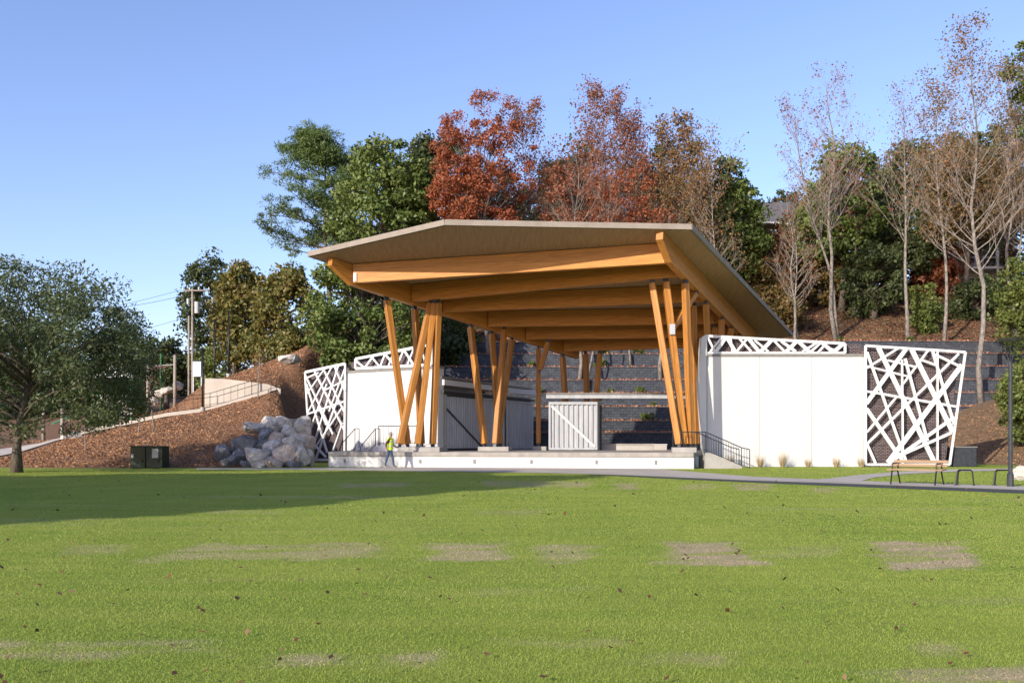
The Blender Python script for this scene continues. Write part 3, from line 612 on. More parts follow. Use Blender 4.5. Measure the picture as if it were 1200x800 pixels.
def broadleaf(name, label, base, cc, cr, ncl, per, size, leaf, tr=.3, bark='bark', clump=.2, seed=0, group=None, aspect=.6, low=-.8, cat='tree', shell=.45, limbs=1.0, squash=.75):
    rng = np.random.default_rng(seed+100); rd = random.Random(seed)
    t_ = thing(name, base, label, cat, group); base = V(base); cc = V(cc); cr = V(cr)
    C = []
    lob = [(rng.normal(size=3), rng.uniform(.08, .25)) for _ in range(7)]
    while len(C) < ncl:
        d = rng.normal(size=3); d /= np.linalg.norm(d)
        if d[2] < low: continue
        r = rng.uniform(shell**3, 1)**(1/3); r *= .82+sum(a*max(0, (l@d)/np.linalg.norm(l))**3 for l, a in lob)
        C.append([cc.x+d[0]*r*cr.x, cc.y+d[1]*r*cr.y, cc.z+d[2]*r*cr.z])
    C = np.array(C); rc = clump*(cr.x+cr.z)/2*rng.uniform(.6, 1.35, ncl)
    R = np.stack([rc, rc, rc*squash], 1)
    b = MB(); top = V((cc.x, cc.y, cc.z+cr.z*.45)); k = 7
    bend = V((rd.uniform(-.3, .3), rd.uniform(-.3, .3), 0)); spine = [base.lerp(top, i/(k-1))+bend*math.sin(i*1.1) for i in range(k)]; spine[0] = base-V((0, 0, .15))
    b.tube(spine, [tr*1.35]+[tr*(1-.8*i/(k-1)) for i in range(1, k)], 9)
    zlow = max(base.z+.25*(top.z-base.z), cc.z-cr.z)
    for j in range(int(ncl*.55*limbs)):
        e = V(C[j]); f = min(.95, max(.12, (min(e.z, top.z)-base.z)/(top.z-base.z)*.75))
        i = f*(k-1); i0 = int(i); s = spine[i0].lerp(spine[min(i0+1, k-1)], i-i0); mid = s.lerp(e, .5)+V((0, 0, (e-s).length*.12))+V((rd.uniform(-.3, .3), rd.uniform(-.3, .3), 0))
        r0 = tr*(.42-.2*f)*rd.uniform(.7, 1.1); b.tube(bez(s, mid, e), [r0, r0*.8, r0*.6, r0*.38, r0*.15], 5, cap=False)
    b.build('trunk', M[bark], t_, smooth=True, fix=False)
    link('crown', np_mesh('crown', leaf_quads(C, R, per, size, rng, aspect), 4), LM[leaf], t_)
    return t_
def px_tree(name, label, x0, x1, yt, yb, Y, leaf, ncl=90, per=90, size=.17, tr=.3, bx=None, depth=None, seed=0, base_z=None, **kw):
    c = W((x0+x1)/2, (yt+yb)/2, Y); rx = (x1-x0)/2/F*Y; rz = (yb-yt)/2/F*Y
    X = c.x if bx is None else (bx-CX)/F*Y; z = h1(X, Y) if base_z is None else base_z
    return broadleaf(name, label, (X, Y, z), c, (rx, depth or (rx*.8), rz), ncl, per, size, leaf, tr, seed=seed, **kw)

# left foreground oak and the trees outside the frame whose shade falls on the lawn
broadleaf('oak_tree', 'dense dark green spreading oak with low hanging branches beside the brown mulch slope', (-20.5, 38.5, 0), (-19.7, 38.5, 4.5), (5.6, 5.0, 4.1), 300, 200, .085, 'oak', .2, limbs=.5, seed=3, clump=.17, low=-.75, aspect=.38, shell=.3, squash=.7, cat='tree')
for i, (x, y, hh, r) in enumerate(((-22.2, 4.6, 15.0, 4.8), (-26, 9.5, 15.0, 5.4), (-31.5, 9, 13.0, 5.4), (-28.5, 3, 12.5, 4.8))):
    broadleaf('shade_tree', 'spreading oak on the lawn edge whose shade lies across the grass', (x, y, 0), (x, y, hh*.6), (r, r, hh*.4), 170, 190, .24, 'oak', .25, seed=20+i, clump=.2, group='shade trees beside the lawn')
# left background
px_tree('evergreen_tree', 'dark evergreen tree rising behind the two utility poles', 207, 285, 309, 450, 98, 'dark', 90, 90, .2, seed=31, clump=.24)
px_tree('turning_tree', 'tree with yellow and olive autumn leaves beside the dark evergreen', 246, 312, 297, 440, 84, 'yellow', 100, 100, .18, seed=32, clump=.24)
px_tree('turning_tree', 'rounded golden green tree between the yellow tree and the glossy magnolia', 292, 372, 300, 442, 80, 'yellow', 110, 100, .18, seed=33, clump=.24)
px_tree('evergreen_tree', 'low dark tree behind the playground posts', 165, 225, 395, 468, 105, 'dark', 60, 80, .22, seed=34, clump=.28)
for i, (x0, x1, yt, yb, Y) in enumerate(((-60, 60, 392, 520, 120), (20, 120, 402, 520, 115), (90, 185, 388, 515, 112), (-140, -20, 380, 520, 110), (150, 260, 418, 500, 125), (60, 170, 440, 520, 100), (-60, 70, 450, 520, 98))):
    px_tree('evergreen_tree', 'dark distant tree seen through the branches of the spreading oak', x0, x1, yt, yb, Y, 'dark', 80, 80, .26, seed=35+i, clump=.27, group='distant trees behind the oak')
px_tree('leafy_bush', 'olive green bush on the slope crest below the golden trees', 225, 330, 405, 462, 88, 'shrub', 70, 90, .15, seed=40, clump=.3, tr=.1, cat='bush')
px_tree('leafy_bush', 'yellowing bush on the hill crest beside the glossy magnolia', 318, 380, 380, 432, 76, 'yellow', 50, 90, .14, seed=41, clump=.32, tr=.1, cat='bush')
# behind the roof
px_tree('magnolia_tree', 'broad glossy green magnolia filling the slope beside the roof corner', 352, 505, 288, 462, 67, 'magnolia', 210, 130, .15, seed=42, clump=.17, low=-1)
px_tree('magnolia_tree', 'tall glossy green magnolia standing between pine and red maple', 386, 520, 158, 330, 78, 'magnolia', 210, 120, .17, seed=43, clump=.17)
px_tree('magnolia_tree', 'dark leafy magnolia top just left behind the red maple', 455, 560, 148, 300, 84, 'dark', 120, 100, .19, seed=44, clump=.2)
tt = [o for o in bpy.data.objects if o.get('label', '').startswith('dark leafy magnolia top')][0]; tt['label'] = 'dark leafy tree rising directly behind the red maple'
px_tree('magnolia_tree', 'shaded leafy tree behind the crossing columns of the canopy', 440, 560, 330, 455, 76, 'dark', 120, 100, .18, seed=45, clump=.22, low=-1)
def pine(label, x0, x1, yt, yb, Y, bx, seed):
    rng = np.random.default_rng(seed); rd = random.Random(seed); c = W((x0+x1)/2, (yt+yb)/2, Y); rx = (x1-x0)/2/F*Y; rz = (yb-yt)/2/F*Y
    X = (bx-CX)/F*Y; base = V((X, Y, h1(X, Y))); t_ = thing('pine_tree', base, label, 'tree'); top = V((X-.3, Y, c.z+rz*.9)); b = MB(); k = 8
    sp = [base.lerp(top, i/(k-1))+V((.25*math.sin(i), .2*math.cos(i*1.3), 0)) for i in range(k)]; b.tube(sp, [.32*(1-.85*i/(k-1)) for i in range(k)], 8); C = []
    for j in range(60):
        f = rd.uniform(.12, 1); z = c.z-rz+2*rz*f; w = rx*math.sin(math.pi*min(.98, .18+.80*f))**.8*rd.uniform(.5, 1.12); a = rd.uniform(0, 6.28)
        s = V((X, Y, z-1.0)); e = V((c.x+w*math.cos(a), Y+w*.8*math.sin(a), z+rd.uniform(-.3, .8))); b.tube(bez(s, s.lerp(e, .5)-V((0, 0, .2)), e), [.09, .07, .05, .035, .02], 5, cap=False)
        for u in (.35, .55, .72, .86, 1): 
            p = s.lerp(e, u); 
            for _ in range(2): C.append([p.x+rd.gauss(0, .55), p.y+rd.gauss(0, .55), p.z+.25+rd.gauss(0, .3)])
    b.build('trunk', M['bark'], t_, smooth=True, fix=False); C = np.array(C); R = np.tile([[.85, .85, .5]], (len(C), 1))*rng.uniform(.6, 1.2, (len(C), 1))
    link('crown', np_mesh('crown', leaf_quads(C, R, 60, .24, rng, .16), 4), LM['pine'], t_)
pine('tall feathery green pine rising above the magnolia against the sky', 288, 445, 162, 312, 92, 385, 51)

def sparse_tree(name, label, xb, Y, xt, yt, leaf, seed, tr=.16, nb=26, first=.38, spread=.34, leaves=3.0, size=.11, bark='palebark', base_z=None, fork=False, group=None, twigs=4, yb=None):
    rd = random.Random(seed); rng = np.random.default_rng(seed)
    X = (xb-CX)/F*Y; base = V((X, Y, h1(X, Y) if base_z is None else base_z)); top = W(xt, yt, Y); t_ = thing(name, base, label, 'tree', group); Ht = (top-base).length
    b = MB(); tw = MB(); tips = []
    def trunk(base, top, tr):
        k = 10; w1, w2 = rd.uniform(-.02, .02)*Ht, rd.uniform(-.015, .015)*Ht
        sp = [base.lerp(top, i/(k-1))+V((w1*math.sin(i*.7)+w2*math.sin(i*1.7), w2*math.sin(i*.9), 0))*(1 if i else 0) for i in range(k)]; sp[0] = base-V((0, 0, .2))
        b.tube(sp, [tr*1.25]+[tr*(1-.93*(i/(k-1))**.9)+.006 for i in range(1, k)], 8)
        for j in range(nb):
            f = first+(1-first)*(j+rd.random())/nb; i = f*(k-1); i0 = min(k-2, int(i)); s = sp[i0].lerp(sp[i0+1], i-i0); a = rd.uniform(0, 6.283)
            ln = Ht*spread*(1.12-f*.78)*rd.uniform(.55, 1.15); d = V((math.cos(a), math.sin(a)*.8, rd.uniform(.65, 1.5)+f*.5)).normalized()
            e = s+d*ln; mid = s+V((d.x, d.y, d.z*.55))*ln*.5; pts = bez(s, mid, e, 6); r0 = tr*(1-f)*.36+.012
            (b if r0 > .035 else tw).tube(pts, [r0*(1-.85*q/5) for q in range(6)], 5, cap=False)
            for q in range(twigs):
                u = rd.uniform(.3, 1); p = pts[min(4, int(u*5))].lerp(pts[min(5, int(u*5)+1)], (u*5) % 1); l2 = ln*rd.uniform(.22, .5)*(1.2-u*.4); a2 = rd.uniform(0, 6.283)
                d2 = (d+V((math.cos(a2), math.sin(a2), rd.uniform(-.1, .8)))*.75).normalized(); e2 = p+d2*l2; m2 = p.lerp(e2, .5)+V((rd.gauss(0, .05), rd.gauss(0, .05), .06))*l2
                r2 = max(.008, r0*.35); tw.tube([p, m2, e2], [r2, r2*.7, r2*.35], 3, cap=False)
                for _ in range(3):
                    v_ = rd.uniform(.3, 1); p3 = p.lerp(e2, v_); d3 = (d2+V((rd.gauss(0, .7), rd.gauss(0, .7), rd.uniform(-.1, .6)))).normalized(); e3 = p3+d3*l2*rd.uniform(.3, .6); tw.tube([p3, e3], [r2*.55, r2*.25], 3, cap=False); tips.append(p3.lerp(e3, .5)); tips.append(e3)
    trunk(base, top, tr)
    if fork: trunk(base+V((.15, .1, .0)), top+V((fork*Ht, 0, -Ht*.12)), tr*.8)
    b.build('trunk', M[bark], t_, smooth=True, fix=False); cr_ = tw.build('twigs', M['twig'], t_, fix=False); cr_['kind'] = 'stuff'
    if leaves and tips:
        C = np.array([tuple(p) for p in tips]); keep = rng.random(len(C)) < min(1, leaves); C = C[keep]; per = max(1, int(round(leaves)))
        R = np.full((len(C), 3), .55); link('crown', np_mesh('crown', leaf_quads(C, R, per, size, rng, .7), 4), LM[leaf], t_)
    return t_
px_tree('red_maple', 'bright red autumn maple above the canopy roof', 496, 622, 112, 310, 76, 'red', 330, 95, .095, .16, bx=572, seed=61, clump=.115, shell=.15, aspect=.7, bark='palebark', low=-1)
sparse_tree('red_maple', 'thinning purplish red maple beside the bright red one', 622, 80, 616, 138, 'russet', 62, .12, 44, .36, .34, 3, .09, twigs=7)
px_tree('sweetgum_tree', 'rust red tree between the bright red maple and the twiggy sparse tree', 628, 715, 168, 320, 77, 'russet', 150, 60, .10, .10, seed=64, clump=.14, shell=.15, aspect=.7, bark='palebark', low=-1)
sparse_tree('sweetgum_tree', 'twiggy tree with sparse rust leaves and fine bare top behind the roof', 706, 82, 708, 120, 'russet', 63, .13, 52, .36, .36, 3, .095, fork=.10, twigs=7)
px_tree('sweetgum_tree', 'brick red tree low behind the roof edge beside the orange tipped tree', 690, 790, 200, 330, 75, 'red', 150, 60, .095, .10, seed=66, clump=.15, shell=.15, aspect=.7, bark='palebark', low=-1)
sparse_tree('sweetgum_tree', 'orange tipped tree beside the twiggy sparse tree behind the roof', 778, 78, 788, 154, 'orange', 65, .11, 40, .36, .34, 4, .10, fork=.1, twigs=7)
sparse_tree('bare_tree', 'thin grey tree with few pale leaves above the roof corner', 842, 74, 828, 178, 'orange', 67, .10, 34, .33, .36, 1.6, .09, twigs=6)
sparse_tree('bare_tree', 'pale forked leafless tree just behind the roof below the brick red crowns', 686, 72, 676, 190, 'russet', 68, .10, 30, .33, .34, 1.0, .09, fork=.15, twigs=6)
px_tree('evergreen_tree', 'dark green leafy tree behind the rust red trees', 628, 712, 165, 320, 88, 'dark', 130, 100, .18, seed=70, clump=.24)
px_tree('evergreen_tree', 'dark olive tree behind the orange tipped tree', 715, 815, 172, 330, 90, 'oak', 140, 100, .18, seed=71, clump=.23)
px_tree('magnolia_tree', 'glossy green magnolia beside the house roof', 800, 895, 185, 345, 84, 'magnolia', 130, 110, .18, seed=72, clump=.2)
px_tree('magnolia_tree', 'shaded magnolia low on the slope just beyond the roof edge', 855, 925, 268, 370, 86, 'bronze', 90, 100, .17, seed=73, clump=.24)
tt = [o for o in bpy.data.objects if o.get('label', '').startswith('shaded magnolia low')][0]; tt['label'] = 'bronze and green bushy tree in front of the house with the grey roof'; tt.name = 'bushy_tree'
# right hillside
for i, (x0, x1, yt, yb, Y, lf, lb) in enumerate(((905, 985, 235, 372, 97, 'dark', 'dark leafy tree between the brick house and the tall grey bare tree'), (965, 1050, 215, 372, 99, 'bronze', 'bronze tree behind the pale smooth barked bare tree'), (1035, 1115, 230, 374, 98, 'dark', 'dark green tree directly behind the lattice screen corner trunks'),
      (1060, 1130, 270, 372, 94, 'russet', 'thin russet tree low on the slope beside the white porch'), (1165, 1250, 180, 372, 96, 'bronze', 'bronze green tree beyond the white porch house'), (1140, 1215, 130, 290, 104, 'dark', 'dark tree rising behind the white porch house roof'), (880, 945, 225, 330, 120, 'dark', 'dark tree standing behind the brick house'), (1000, 1075, 180, 300, 112, 'dark', 'dark far tree on the crest behind the bronze trees'), (1080, 1150, 160, 290, 110, 'bronze', 'olive far tree on the crest beside the porch house'))):
    px_tree('hillside_tree', lb, x0, x1, yt, yb, Y, lf, 110, 80, .19, .18, seed=600+i, clump=.2, low=-1, shell=.25)
px_tree('magnolia_tree', 'dark green magnolia behind the tall bare trunk on the slope', 938, 1034, 150, 345, 90, 'magnolia', 150, 100, .19, seed=74, clump=.2)
px_tree('bushy_tree', 'olive green tree between the bare trunks above the terraces', 1020, 1100, 155, 350, 92, 'oak', 140, 95, .19, seed=75, clump=.21)
for i, (x0, x1, yt, yb, Y, lf, lb) in enumerate(((832, 893, 200, 340, 90, 'oak', 'olive green tree joining the glossy magnolia to the brick house'), (872, 935, 262, 350, 96, 'bronze', 'bronze tree hiding the wall of the brick house'), (940, 978, 218, 330, 100, 'oak', 'slender green tree beside the brick house roof'), (540, 640, 190, 320, 92, 'dark', 'dark green tree filling the gap behind the red maple'), (1105, 1190, 150, 290, 92, 'oak', 'olive green tree behind the tall pale terrace tree'), (645, 730, 200, 320, 86, 'oak', 'green tree low behind the rust red crowns'))):
    px_tree('hillside_tree', lb, x0, x1, yt, yb, Y, lf, 120, 85, .17, .18, seed=700+i, clump=.18, low=-1, shell=.25)
px_tree('bushy_tree', 'russet and green tree in front of the white porch house', 1085, 1185, 170, 300, 88, 'bronze', 120, 95, .18, seed=76, clump=.22)
px_tree('oak_tree', 'green oak crown reaching into the sky beside the tallest bare tree', 1176, 1300, 42, 175, 70, 'shrub', 110, 90, .13, seed=77, clump=.17, shell=.3)
tt = [o for o in bpy.data.objects if o.get('label', '').startswith('green oak crown')][0]; tt['label'] = 'olive green oak crown reaching highest into the sky beside a bare tree'
px_tree('magnolia_tree', 'glossy dark bush below the olive tree on the slope', 985, 1060, 285, 375, 87, 'dark', 80, 95, .17, seed=78, clump=.26, low=-1)
px_tree('bushy_tree', 'low russet tree at the foot of the tall bare trunk above the terraces', 925, 1000, 270, 375, 92, 'bronze', 80, 95, .18, seed=79, clump=.26)
px_tree('leafy_bush', 'rounded green bush on the litter slope between two bare trunks', 1068, 1105, 335, 398, 82, 'shrub', 45, 90, .14, seed=80, clump=.34, tr=.08, cat='bush', low=-1)
px_tree('leafy_bush', 'dark evergreen bush below the white porch', 1110, 1180, 325, 388, 86, 'dark', 60, 95, .16, seed=81, clump=.3, tr=.08, cat='bush', low=-1)
px_tree('leafy_bush', 'tall bright green bush behind the lamp post', 1168, 1240, 300, 410, 72, 'shrub', 90, 100, .14, seed=82, clump=.26, tr=.1, cat='bush', low=-1)
px_tree('leafy_bush', 'sunlit yellow green bush on the mulch slope beside the lamp post', 1166, 1250, 420, 525, 54, 'shrub', 110, 120, .10, seed=83, clump=.24, tr=.08, cat='bush', low=-1)
px_tree('leafy_bush', 'bronze leaved thicket just behind the far roof corner', 868, 950, 330, 400, 82, 'bronze', 60, 90, .16, seed=84, clump=.3, tr=.08, cat='bush', low=-1)
sparse_tree('bare_tree', 'slender white barked tree with two stems beside the far roof corner', 936, 77, 922, 232, 'russet', 90, .13, 28, .3, .30, .6, .085, fork=.03)
sparse_tree('bare_tree', 'tall straight grey tree with nearly leafless top behind the wing wall', 980, 80, 968, 98, 'russet', 91, .19, 44, .40, .32, .6, .085, fork=-.12, twigs=6)
sparse_tree('bare_tree', 'pale smooth barked bare tree above the white lattice screen', 1064, 79, 1058, 118, 'russet', 92, .17, 42, .4, .32, .6, .085, twigs=6)
sparse_tree('bare_tree', 'grey trunk with scattered orange leaves above the lattice screen corner', 1106, 78, 1100, 108, 'orange', 93, .16, 44, .36, .32, 1.6, .095, twigs=6)
sparse_tree('bare_tree', 'tall pale tree growing from the terrace beside the lamp post', 1150, 70.2, 1140, 52, 'orange', 94, .22, 52, .36, .32, 1.5, .09, twigs=6, base_z=TZ[2]-.05)
sparse_tree('bare_tree', 'short grey trunk on the leaf covered slope between taller bare trees', 1001, 88, 1004, 200, 'russet', 95, .2, 22, .4, .28, 1.0, .12)
sparse_tree('bare_tree', 'thin bare tree beside the white porch of the hilltop house', 1122, 93, 1128, 170, 'orange', 96, .12, 34, .4, .30, 1.4, .09, twigs=5)
sparse_tree('bare_tree', 'bare forked tree at the crest beyond the tall pale terrace tree', 1190, 80, 1178, 90, 'orange', 97, .16, 44, .36, .30, 1.6, .09, twigs=6, fork=.08)
sparse_tree('bare_tree', 'slim leafless tree behind the stage, its trunk seen under the roof', 679, 73.4, 690, 250, 'russet', 98, .16, 12, .55, .2, .5, .1, base_z=TZ[4])
sparse_tree('bare_tree', 'slim leafless tree seen under the roof above the open door bay', 774, 73.6, 785, 255, 'russet', 99, .16, 12, .55, .2, .5, .1, base_z=TZ[4])

# shrubs on the terrace beds
def shrub_mesh(seed, n_, r, size):
    rng = np.random.default_rng(seed); C = rng.normal(size=(9, 3))*np.array([r*.5, r*.4, r*.25])+np.array([0, 0, r*.5]); return np_mesh('foliage', leaf_quads(C, np.full((9, 3), r*.45), n_, size, rng, .5), 4)
SH = [shrub_mesh(200+i, 40, .42, .09) for i in range(4)]
stm = MB().tube([(0, 0, -.1), (.02, 0, .25)], .03, 5).mesh('stem')
rd = random.Random(5)
for i in range(1, 8):
    for X in np.arange(-2, 36, 3.2):
        if rd.random() < .42: continue
        X = float(X+rd.uniform(-1, 1)); y = tz_y(i, X)+rd.uniform(.7, 1.1)
        if h1(X, y) > TZ[i]: continue
        t_ = thing('terrace_shrub', (X, y, TZ[i]+.05), f'small shrub on the mulch bed behind the {words[i]} charcoal terrace wall', 'shrub', f'shrubs behind the {words[i]} terrace wall')
        for nm, me_, mt in (('foliage', SH[rd.randrange(4)], LM['shrub' if rd.random() < .7 else 'bronze']), ('stem', stm, M['bark'])):
            o = bpy.data.objects.new(nm, me_); COL.objects.link(o); o.parent = t_
            if not me_.materials: me_.materials.append(mt)
            s = rd.uniform(.6, 1.25); o.scale = (s, s, s); o.rotation_euler.z = rd.uniform(0, 6)
# ornamental grasses along the right wing wall
def tuft(name, label, p, hgt, seed, group):
    rng = np.random.default_rng(seed); n_ = 150; t_ = thing(name, p, label, 'ornamental grass', group); a = rng.uniform(0, 6.283, n_); l = hgt*rng.uniform(.5, 1.1, n_); lean = rng.uniform(.05, .55, n_)
    d = np.stack([np.cos(a)*lean, np.sin(a)*lean, np.ones(n_)], 1); b0 = np.array(p)+np.stack([np.cos(a)*.08, np.sin(a)*.08, a*0], 1); s = np.stack([-np.sin(a), np.cos(a), a*0], 1)*.008
    tip = b0+d*l[:, None]; q = np.stack([b0-s, b0+s, tip], 1).reshape(-1, 3); link('blades', np_mesh('blades', q, 3), M['drygrass'], t_)
for i, (x, hh) in enumerate(((856, .75), (891, .7), (917, .95), (947, .5), (980, .6), (1009, .55))):
    p = V(((x-CX)/F*46.8, 46.8, .0)); tuft('ornamental_grass', 'dry tan ornamental grass tuft at the foot of the broad white wall', tuple(p), hh, 300+i, 'dry grass tufts along the white wall')

# ------------------------------------------------------------------ boulders
def boulder_mesh(seed, r):
    rng = random.Random(seed); b = bmesh.new()
    for _ in range(20):
        d = V((rng.gauss(0, 1), rng.gauss(0, 1), rng.gauss(0, 1))).normalized()*rng.uniform(.88, 1.1); b.verts.new((d.x*r[0]*1.1, d.y*r[1]*1.1, d.z*r[2]*1.1))
    res = bmesh.ops.convex_hull(b, input=b.verts); bmesh.ops.delete(b, geom=[v for v in b.verts if not v.link_faces], context='VERTS')
    bmesh.ops.bevel(b, geom=b.edges[:], offset=.07*min(r), segments=2, affect='EDGES', profile=.6)
    bmesh.ops.subdivide_edges(b, edges=b.edges[:], cuts=1, use_grid_fill=True)
    for v in b.verts: v.co += V((rng.gauss(0, 1), rng.gauss(0, 1), rng.gauss(0, 1)))*.014
    bmesh.ops.triangulate(b, faces=b.faces[:])
    me_ = bpy.data.meshes.new('boulder'); b.to_mesh(me_); b.free(); return me_
def boulder(x, y, w, hgt, Y, mt, label, group, seed, rz=0):
    p = W(x, y, Y); me_ = boulder_mesh(seed, (w/2/F*Y, w/2/F*Y*.85, hgt/2/F*Y)); o = bpy.data.objects.new('boulder', me_); COL.objects.link(o); me_.materials.append(mt); o.location = p
    o.rotation_euler = (rd.uniform(-.2, .2), rd.uniform(-.3, .3), rz); return tag(o, label, 'boulder', group)
B_L = {'stone': 'pale grey granite boulder in the pile beside the narrow lattice screen', 'stone_shade': 'granite boulder with painted-in shade at the mulch side of the boulder pile', 'stone3': 'buff granite boulder in the pile beside the narrow lattice screen'}
BL = [(262, 531, 22, 18, 47.4, 'stone_shade'), (272, 541, 26, 12, 46.8, 'stone_shade'), (287, 520, 30, 20, 48.2, 'stone_shade'), (300, 534, 32, 24, 47.0, 'stone'), (281, 536, 20, 18, 47.2, 'stone_shade'), (299, 502, 26, 18, 50.2, 'stone'), (313, 512, 22, 20, 49.0, 'stone_shade'),
      (316, 499, 22, 20, 50.6, 'stone'), (330, 497, 24, 16, 51.0, 'stone'), (327, 514, 24, 20, 49.0, 'stone3'), (321, 527, 26, 20, 48.0, 'stone'), (336, 508, 22, 18, 49.6, 'stone'), (344, 520, 24, 20, 48.2, 'stone'), (334, 533, 28, 24, 47.2, 'stone3'), (352, 505, 24, 22, 49.8, 'stone'), (357, 519, 22, 20, 48.8, 'stone3'),
      (352, 535, 24, 22, 47.4, 'stone'), (320, 542, 26, 12, 46.6, 'stone3'), (343, 544, 18, 8, 46.4, 'stone_shade'), (306, 544, 22, 9, 46.5, 'stone'), (340, 495, 18, 12, 51.5, 'stone'), (308, 523, 16, 16, 48.2, 'stone_shade'), (362, 537, 14, 18, 48.0, 'stone'), (289, 545, 14, 8, 46.5, 'stone_shade'), (357, 493, 18, 12, 52, 'stone')]
for i, (x, y, w, hh, Y, k) in enumerate(BL): boulder(x, y, w*1.12, hh*1.15, Y, M[k], ('large ' if w >= 24 else 'small ')+B_L[k], ('large ' if w >= 24 else 'small ')+{'stone': 'pale', 'stone_shade': 'dark', 'stone3': 'buff'}[k]+' boulders of the pile', 400+i, rd.uniform(0, 3))
boulder(1198, 559, 32, 26, 31, M['stone'], 'pale granite boulder on the grass beside the black lamp post', None, 450)
boulder(340, 420, 26, 12, 62.5, M['stone'], 'flat pale boulder lying alone high on the mulch slope', None, 451, .3)
for i, (x, y, w, hh, Y) in enumerate(((198, 459, 20, 12, 68), (208, 452, 14, 10, 70), (88, 512, 16, 12, 57), (76, 515, 10, 14, 58), (180, 470, 12, 9, 68), (168, 476, 14, 10, 68), (150, 483, 16, 11, 65), (160, 478, 12, 10, 65), (138, 489, 15, 11, 64), (128, 494, 13, 10, 63), (146, 475, 12, 12, 67), (118, 499, 13, 9, 62), (104, 505, 14, 10, 60), (186, 462, 12, 10, 68))): boulder(x, y, w, hh, Y, M['stone'], 'pale boulder edging the playground at the top of the mulch slope', 'boulders edging the playground', 460+i)

# ------------------------------------------------------------------ left slope: ramp, rails, cabinet, poles
RX = [(-27.5, 1.55), (-25.8, 1.94), (-21.4, 2.85), (-18.8, 3.17), (-16.2, 3.95), (-15.0, 4.33)]
rt = thing('concrete_ramp', (-20, 59, 2.5), 'curved pale concrete ramp crossing the mulch slope with a tapering retaining wall and thin rails', 'ramp')
def rp(X, z, dy): return (X-dy*.0, 57.9+dy+.06*(X+20)*0, z)
b = MB(); k = len(RX); b.add([(x, 57.75, z+.10) for x, z in RX]+[(x-.5, 61.0, z+.14) for x, z in RX]+[(x, 57.75, z-.4) for x, z in RX], [(i, i+1, k+i+1, k+i) for i in range(k-1)]+[(2*k+i, 2*k+i+1, i+1, i) for i in range(k-1)])
b.build('ramp_slab', M['path'], rt, fix=False)
wt = [(-20.2, 3.1, 5.45), (-19.0, 3.3, 5.42), (-17.5, 3.6, 5.25), (-16, 4.0, 5.05), (-15.2, 4.2, 4.75)]
b = MB(); k = len(wt)
for off in (0, .3): b.v += [(x, 61.0+.5*abs(x+17)*.1+off, z0) for x, z0, z1 in wt]+[(x, 61.0+.5*abs(x+17)*.1+off, z1) for x, z0, z1 in wt]
for i in range(k-1): b.f += [(i, i+1, k+i+1, k+i), (k+i, k+i+1, 3*k+i+1, 3*k+i)]
b.f += [(0, k, 3*k, 2*k)]
b.build('retaining_wall', M['path'], rt, fix=False)
b = MB(); k = len(RX); b.add([(x, 57.6, z+.0) for x, z in RX]+[(x, 57.6, z+.22) for x, z in RX]+[(x, 57.78, z+.22) for x, z in RX], [(i, i+1, k+i+1, k+i) for i in range(k-1)]+[(k+i, k+i+1, 2*k+i+1, 2*k+i) for i in range(k-1)]); b.build('kerb', M['path'], rt, fix=False)
def fence_rail(pts, name, parent, h=1.0, step=1.2):
    b = MB(); b.tube([p+V((0, 0, h)) for p in pts], .02, 5); b.tube([p+V((0, 0, h*.15)) for p in pts], .014, 5)
    for i in range(len(pts)-1):
        n_ = max(1, int((pts[i+1]-pts[i]).length/step))
        for j in range(n_+1):
            p = pts[i].lerp(pts[i+1], j/n_); b.tube([p, p+V((0, 0, h))], .022 if j in (0, n_) else .012, 4, cap=False)
    return b.build(name, M['black'], parent)
fence_rail([V((x, 57.9, z+.12)) for x, z in RX], 'railing', rt, 1.0, .45)
fence_rail([V((x-.3, 60.4, z+.12)) for x, z in RX[2:]], 'railing', rt, .95, 1.3)
ub = thing('utility_cabinet', (W(172, 548, 45.2).x, 45.2, 0), 'dark green steel utility cabinet with stickers at the foot of the mulch slope', 'cabinet')
for xa, xb, yt, dy in ((153.5, 171.3, 523, 0), (172.2, 191.5, 523.4, -.03)):
    a, c = W(xa, yt, 45.0), W(xb, yt, 45.0); o = bevel(MB().box(((a.x+c.x)/2, 45.35+dy, a.z/2), (c.x-a.x, .9, a.z)).build('cabinet_body', M['greenbox'], ub), .02)
    MB().box(((a.x+c.x)/2, 45.35+dy, a.z+.02), (c.x-a.x+.05, .96, .05)).build('cabinet_lid', M['greenbox'], o)
    MB().box((a.x+.12 if xa < 160 else (a.x+c.x)/2+.05, 44.885+dy, .72 if xa > 160 else .6), (.3 if xa > 160 else .1, .012, .45 if xa > 160 else .18)).build('sticker', M['sticker'], o)
    MB().box(((a.x+c.x)/2+.2, 44.87+dy, .35), (.05, .05, .14)).build('handle', M['black'], o)
def pole(name, label, x, yt, yb, Y, r, mt, cat, cross=None, group=None):
    a, c = W(x, yb, Y), W(x, yt, Y); g = h1(a.x, Y); t_ = thing(name, (a.x, Y, g), label, cat, group); MB().tube([(a.x, Y, g-.3), (c.x, Y, c.z)], [r, r*.8], 8).build('pole', M[mt], t_, smooth=True); return t_, c
up1, c1 = pole('utility_pole', 'taller wooden utility pole with crossarm and transformer beside the dark evergreen', 225.5, 338, 442, 82, .11, 'polewood', 'utility pole')
MB().box((c1.x+.4, c1.y-.12, c1.z-.2), (2.2, .10, .10)).build('crossarm', M['polewood'], up1)
for k in (-.8, -.2, .6, 1.5): MB().tube([(c1.x+k, c1.y-.12, c1.z-.13), (c1.x+k, c1.y-.12, c1.z+.08)], .05, 6).build('insulator', M['whitesteel'], up1)
MB().tube([(c1.x+.45, c1.y-.1, c1.z-2.2), (c1.x+.45, c1.y-.1, c1.z-1.2)], .22, 10).build('transformer', M['galv'], up1)
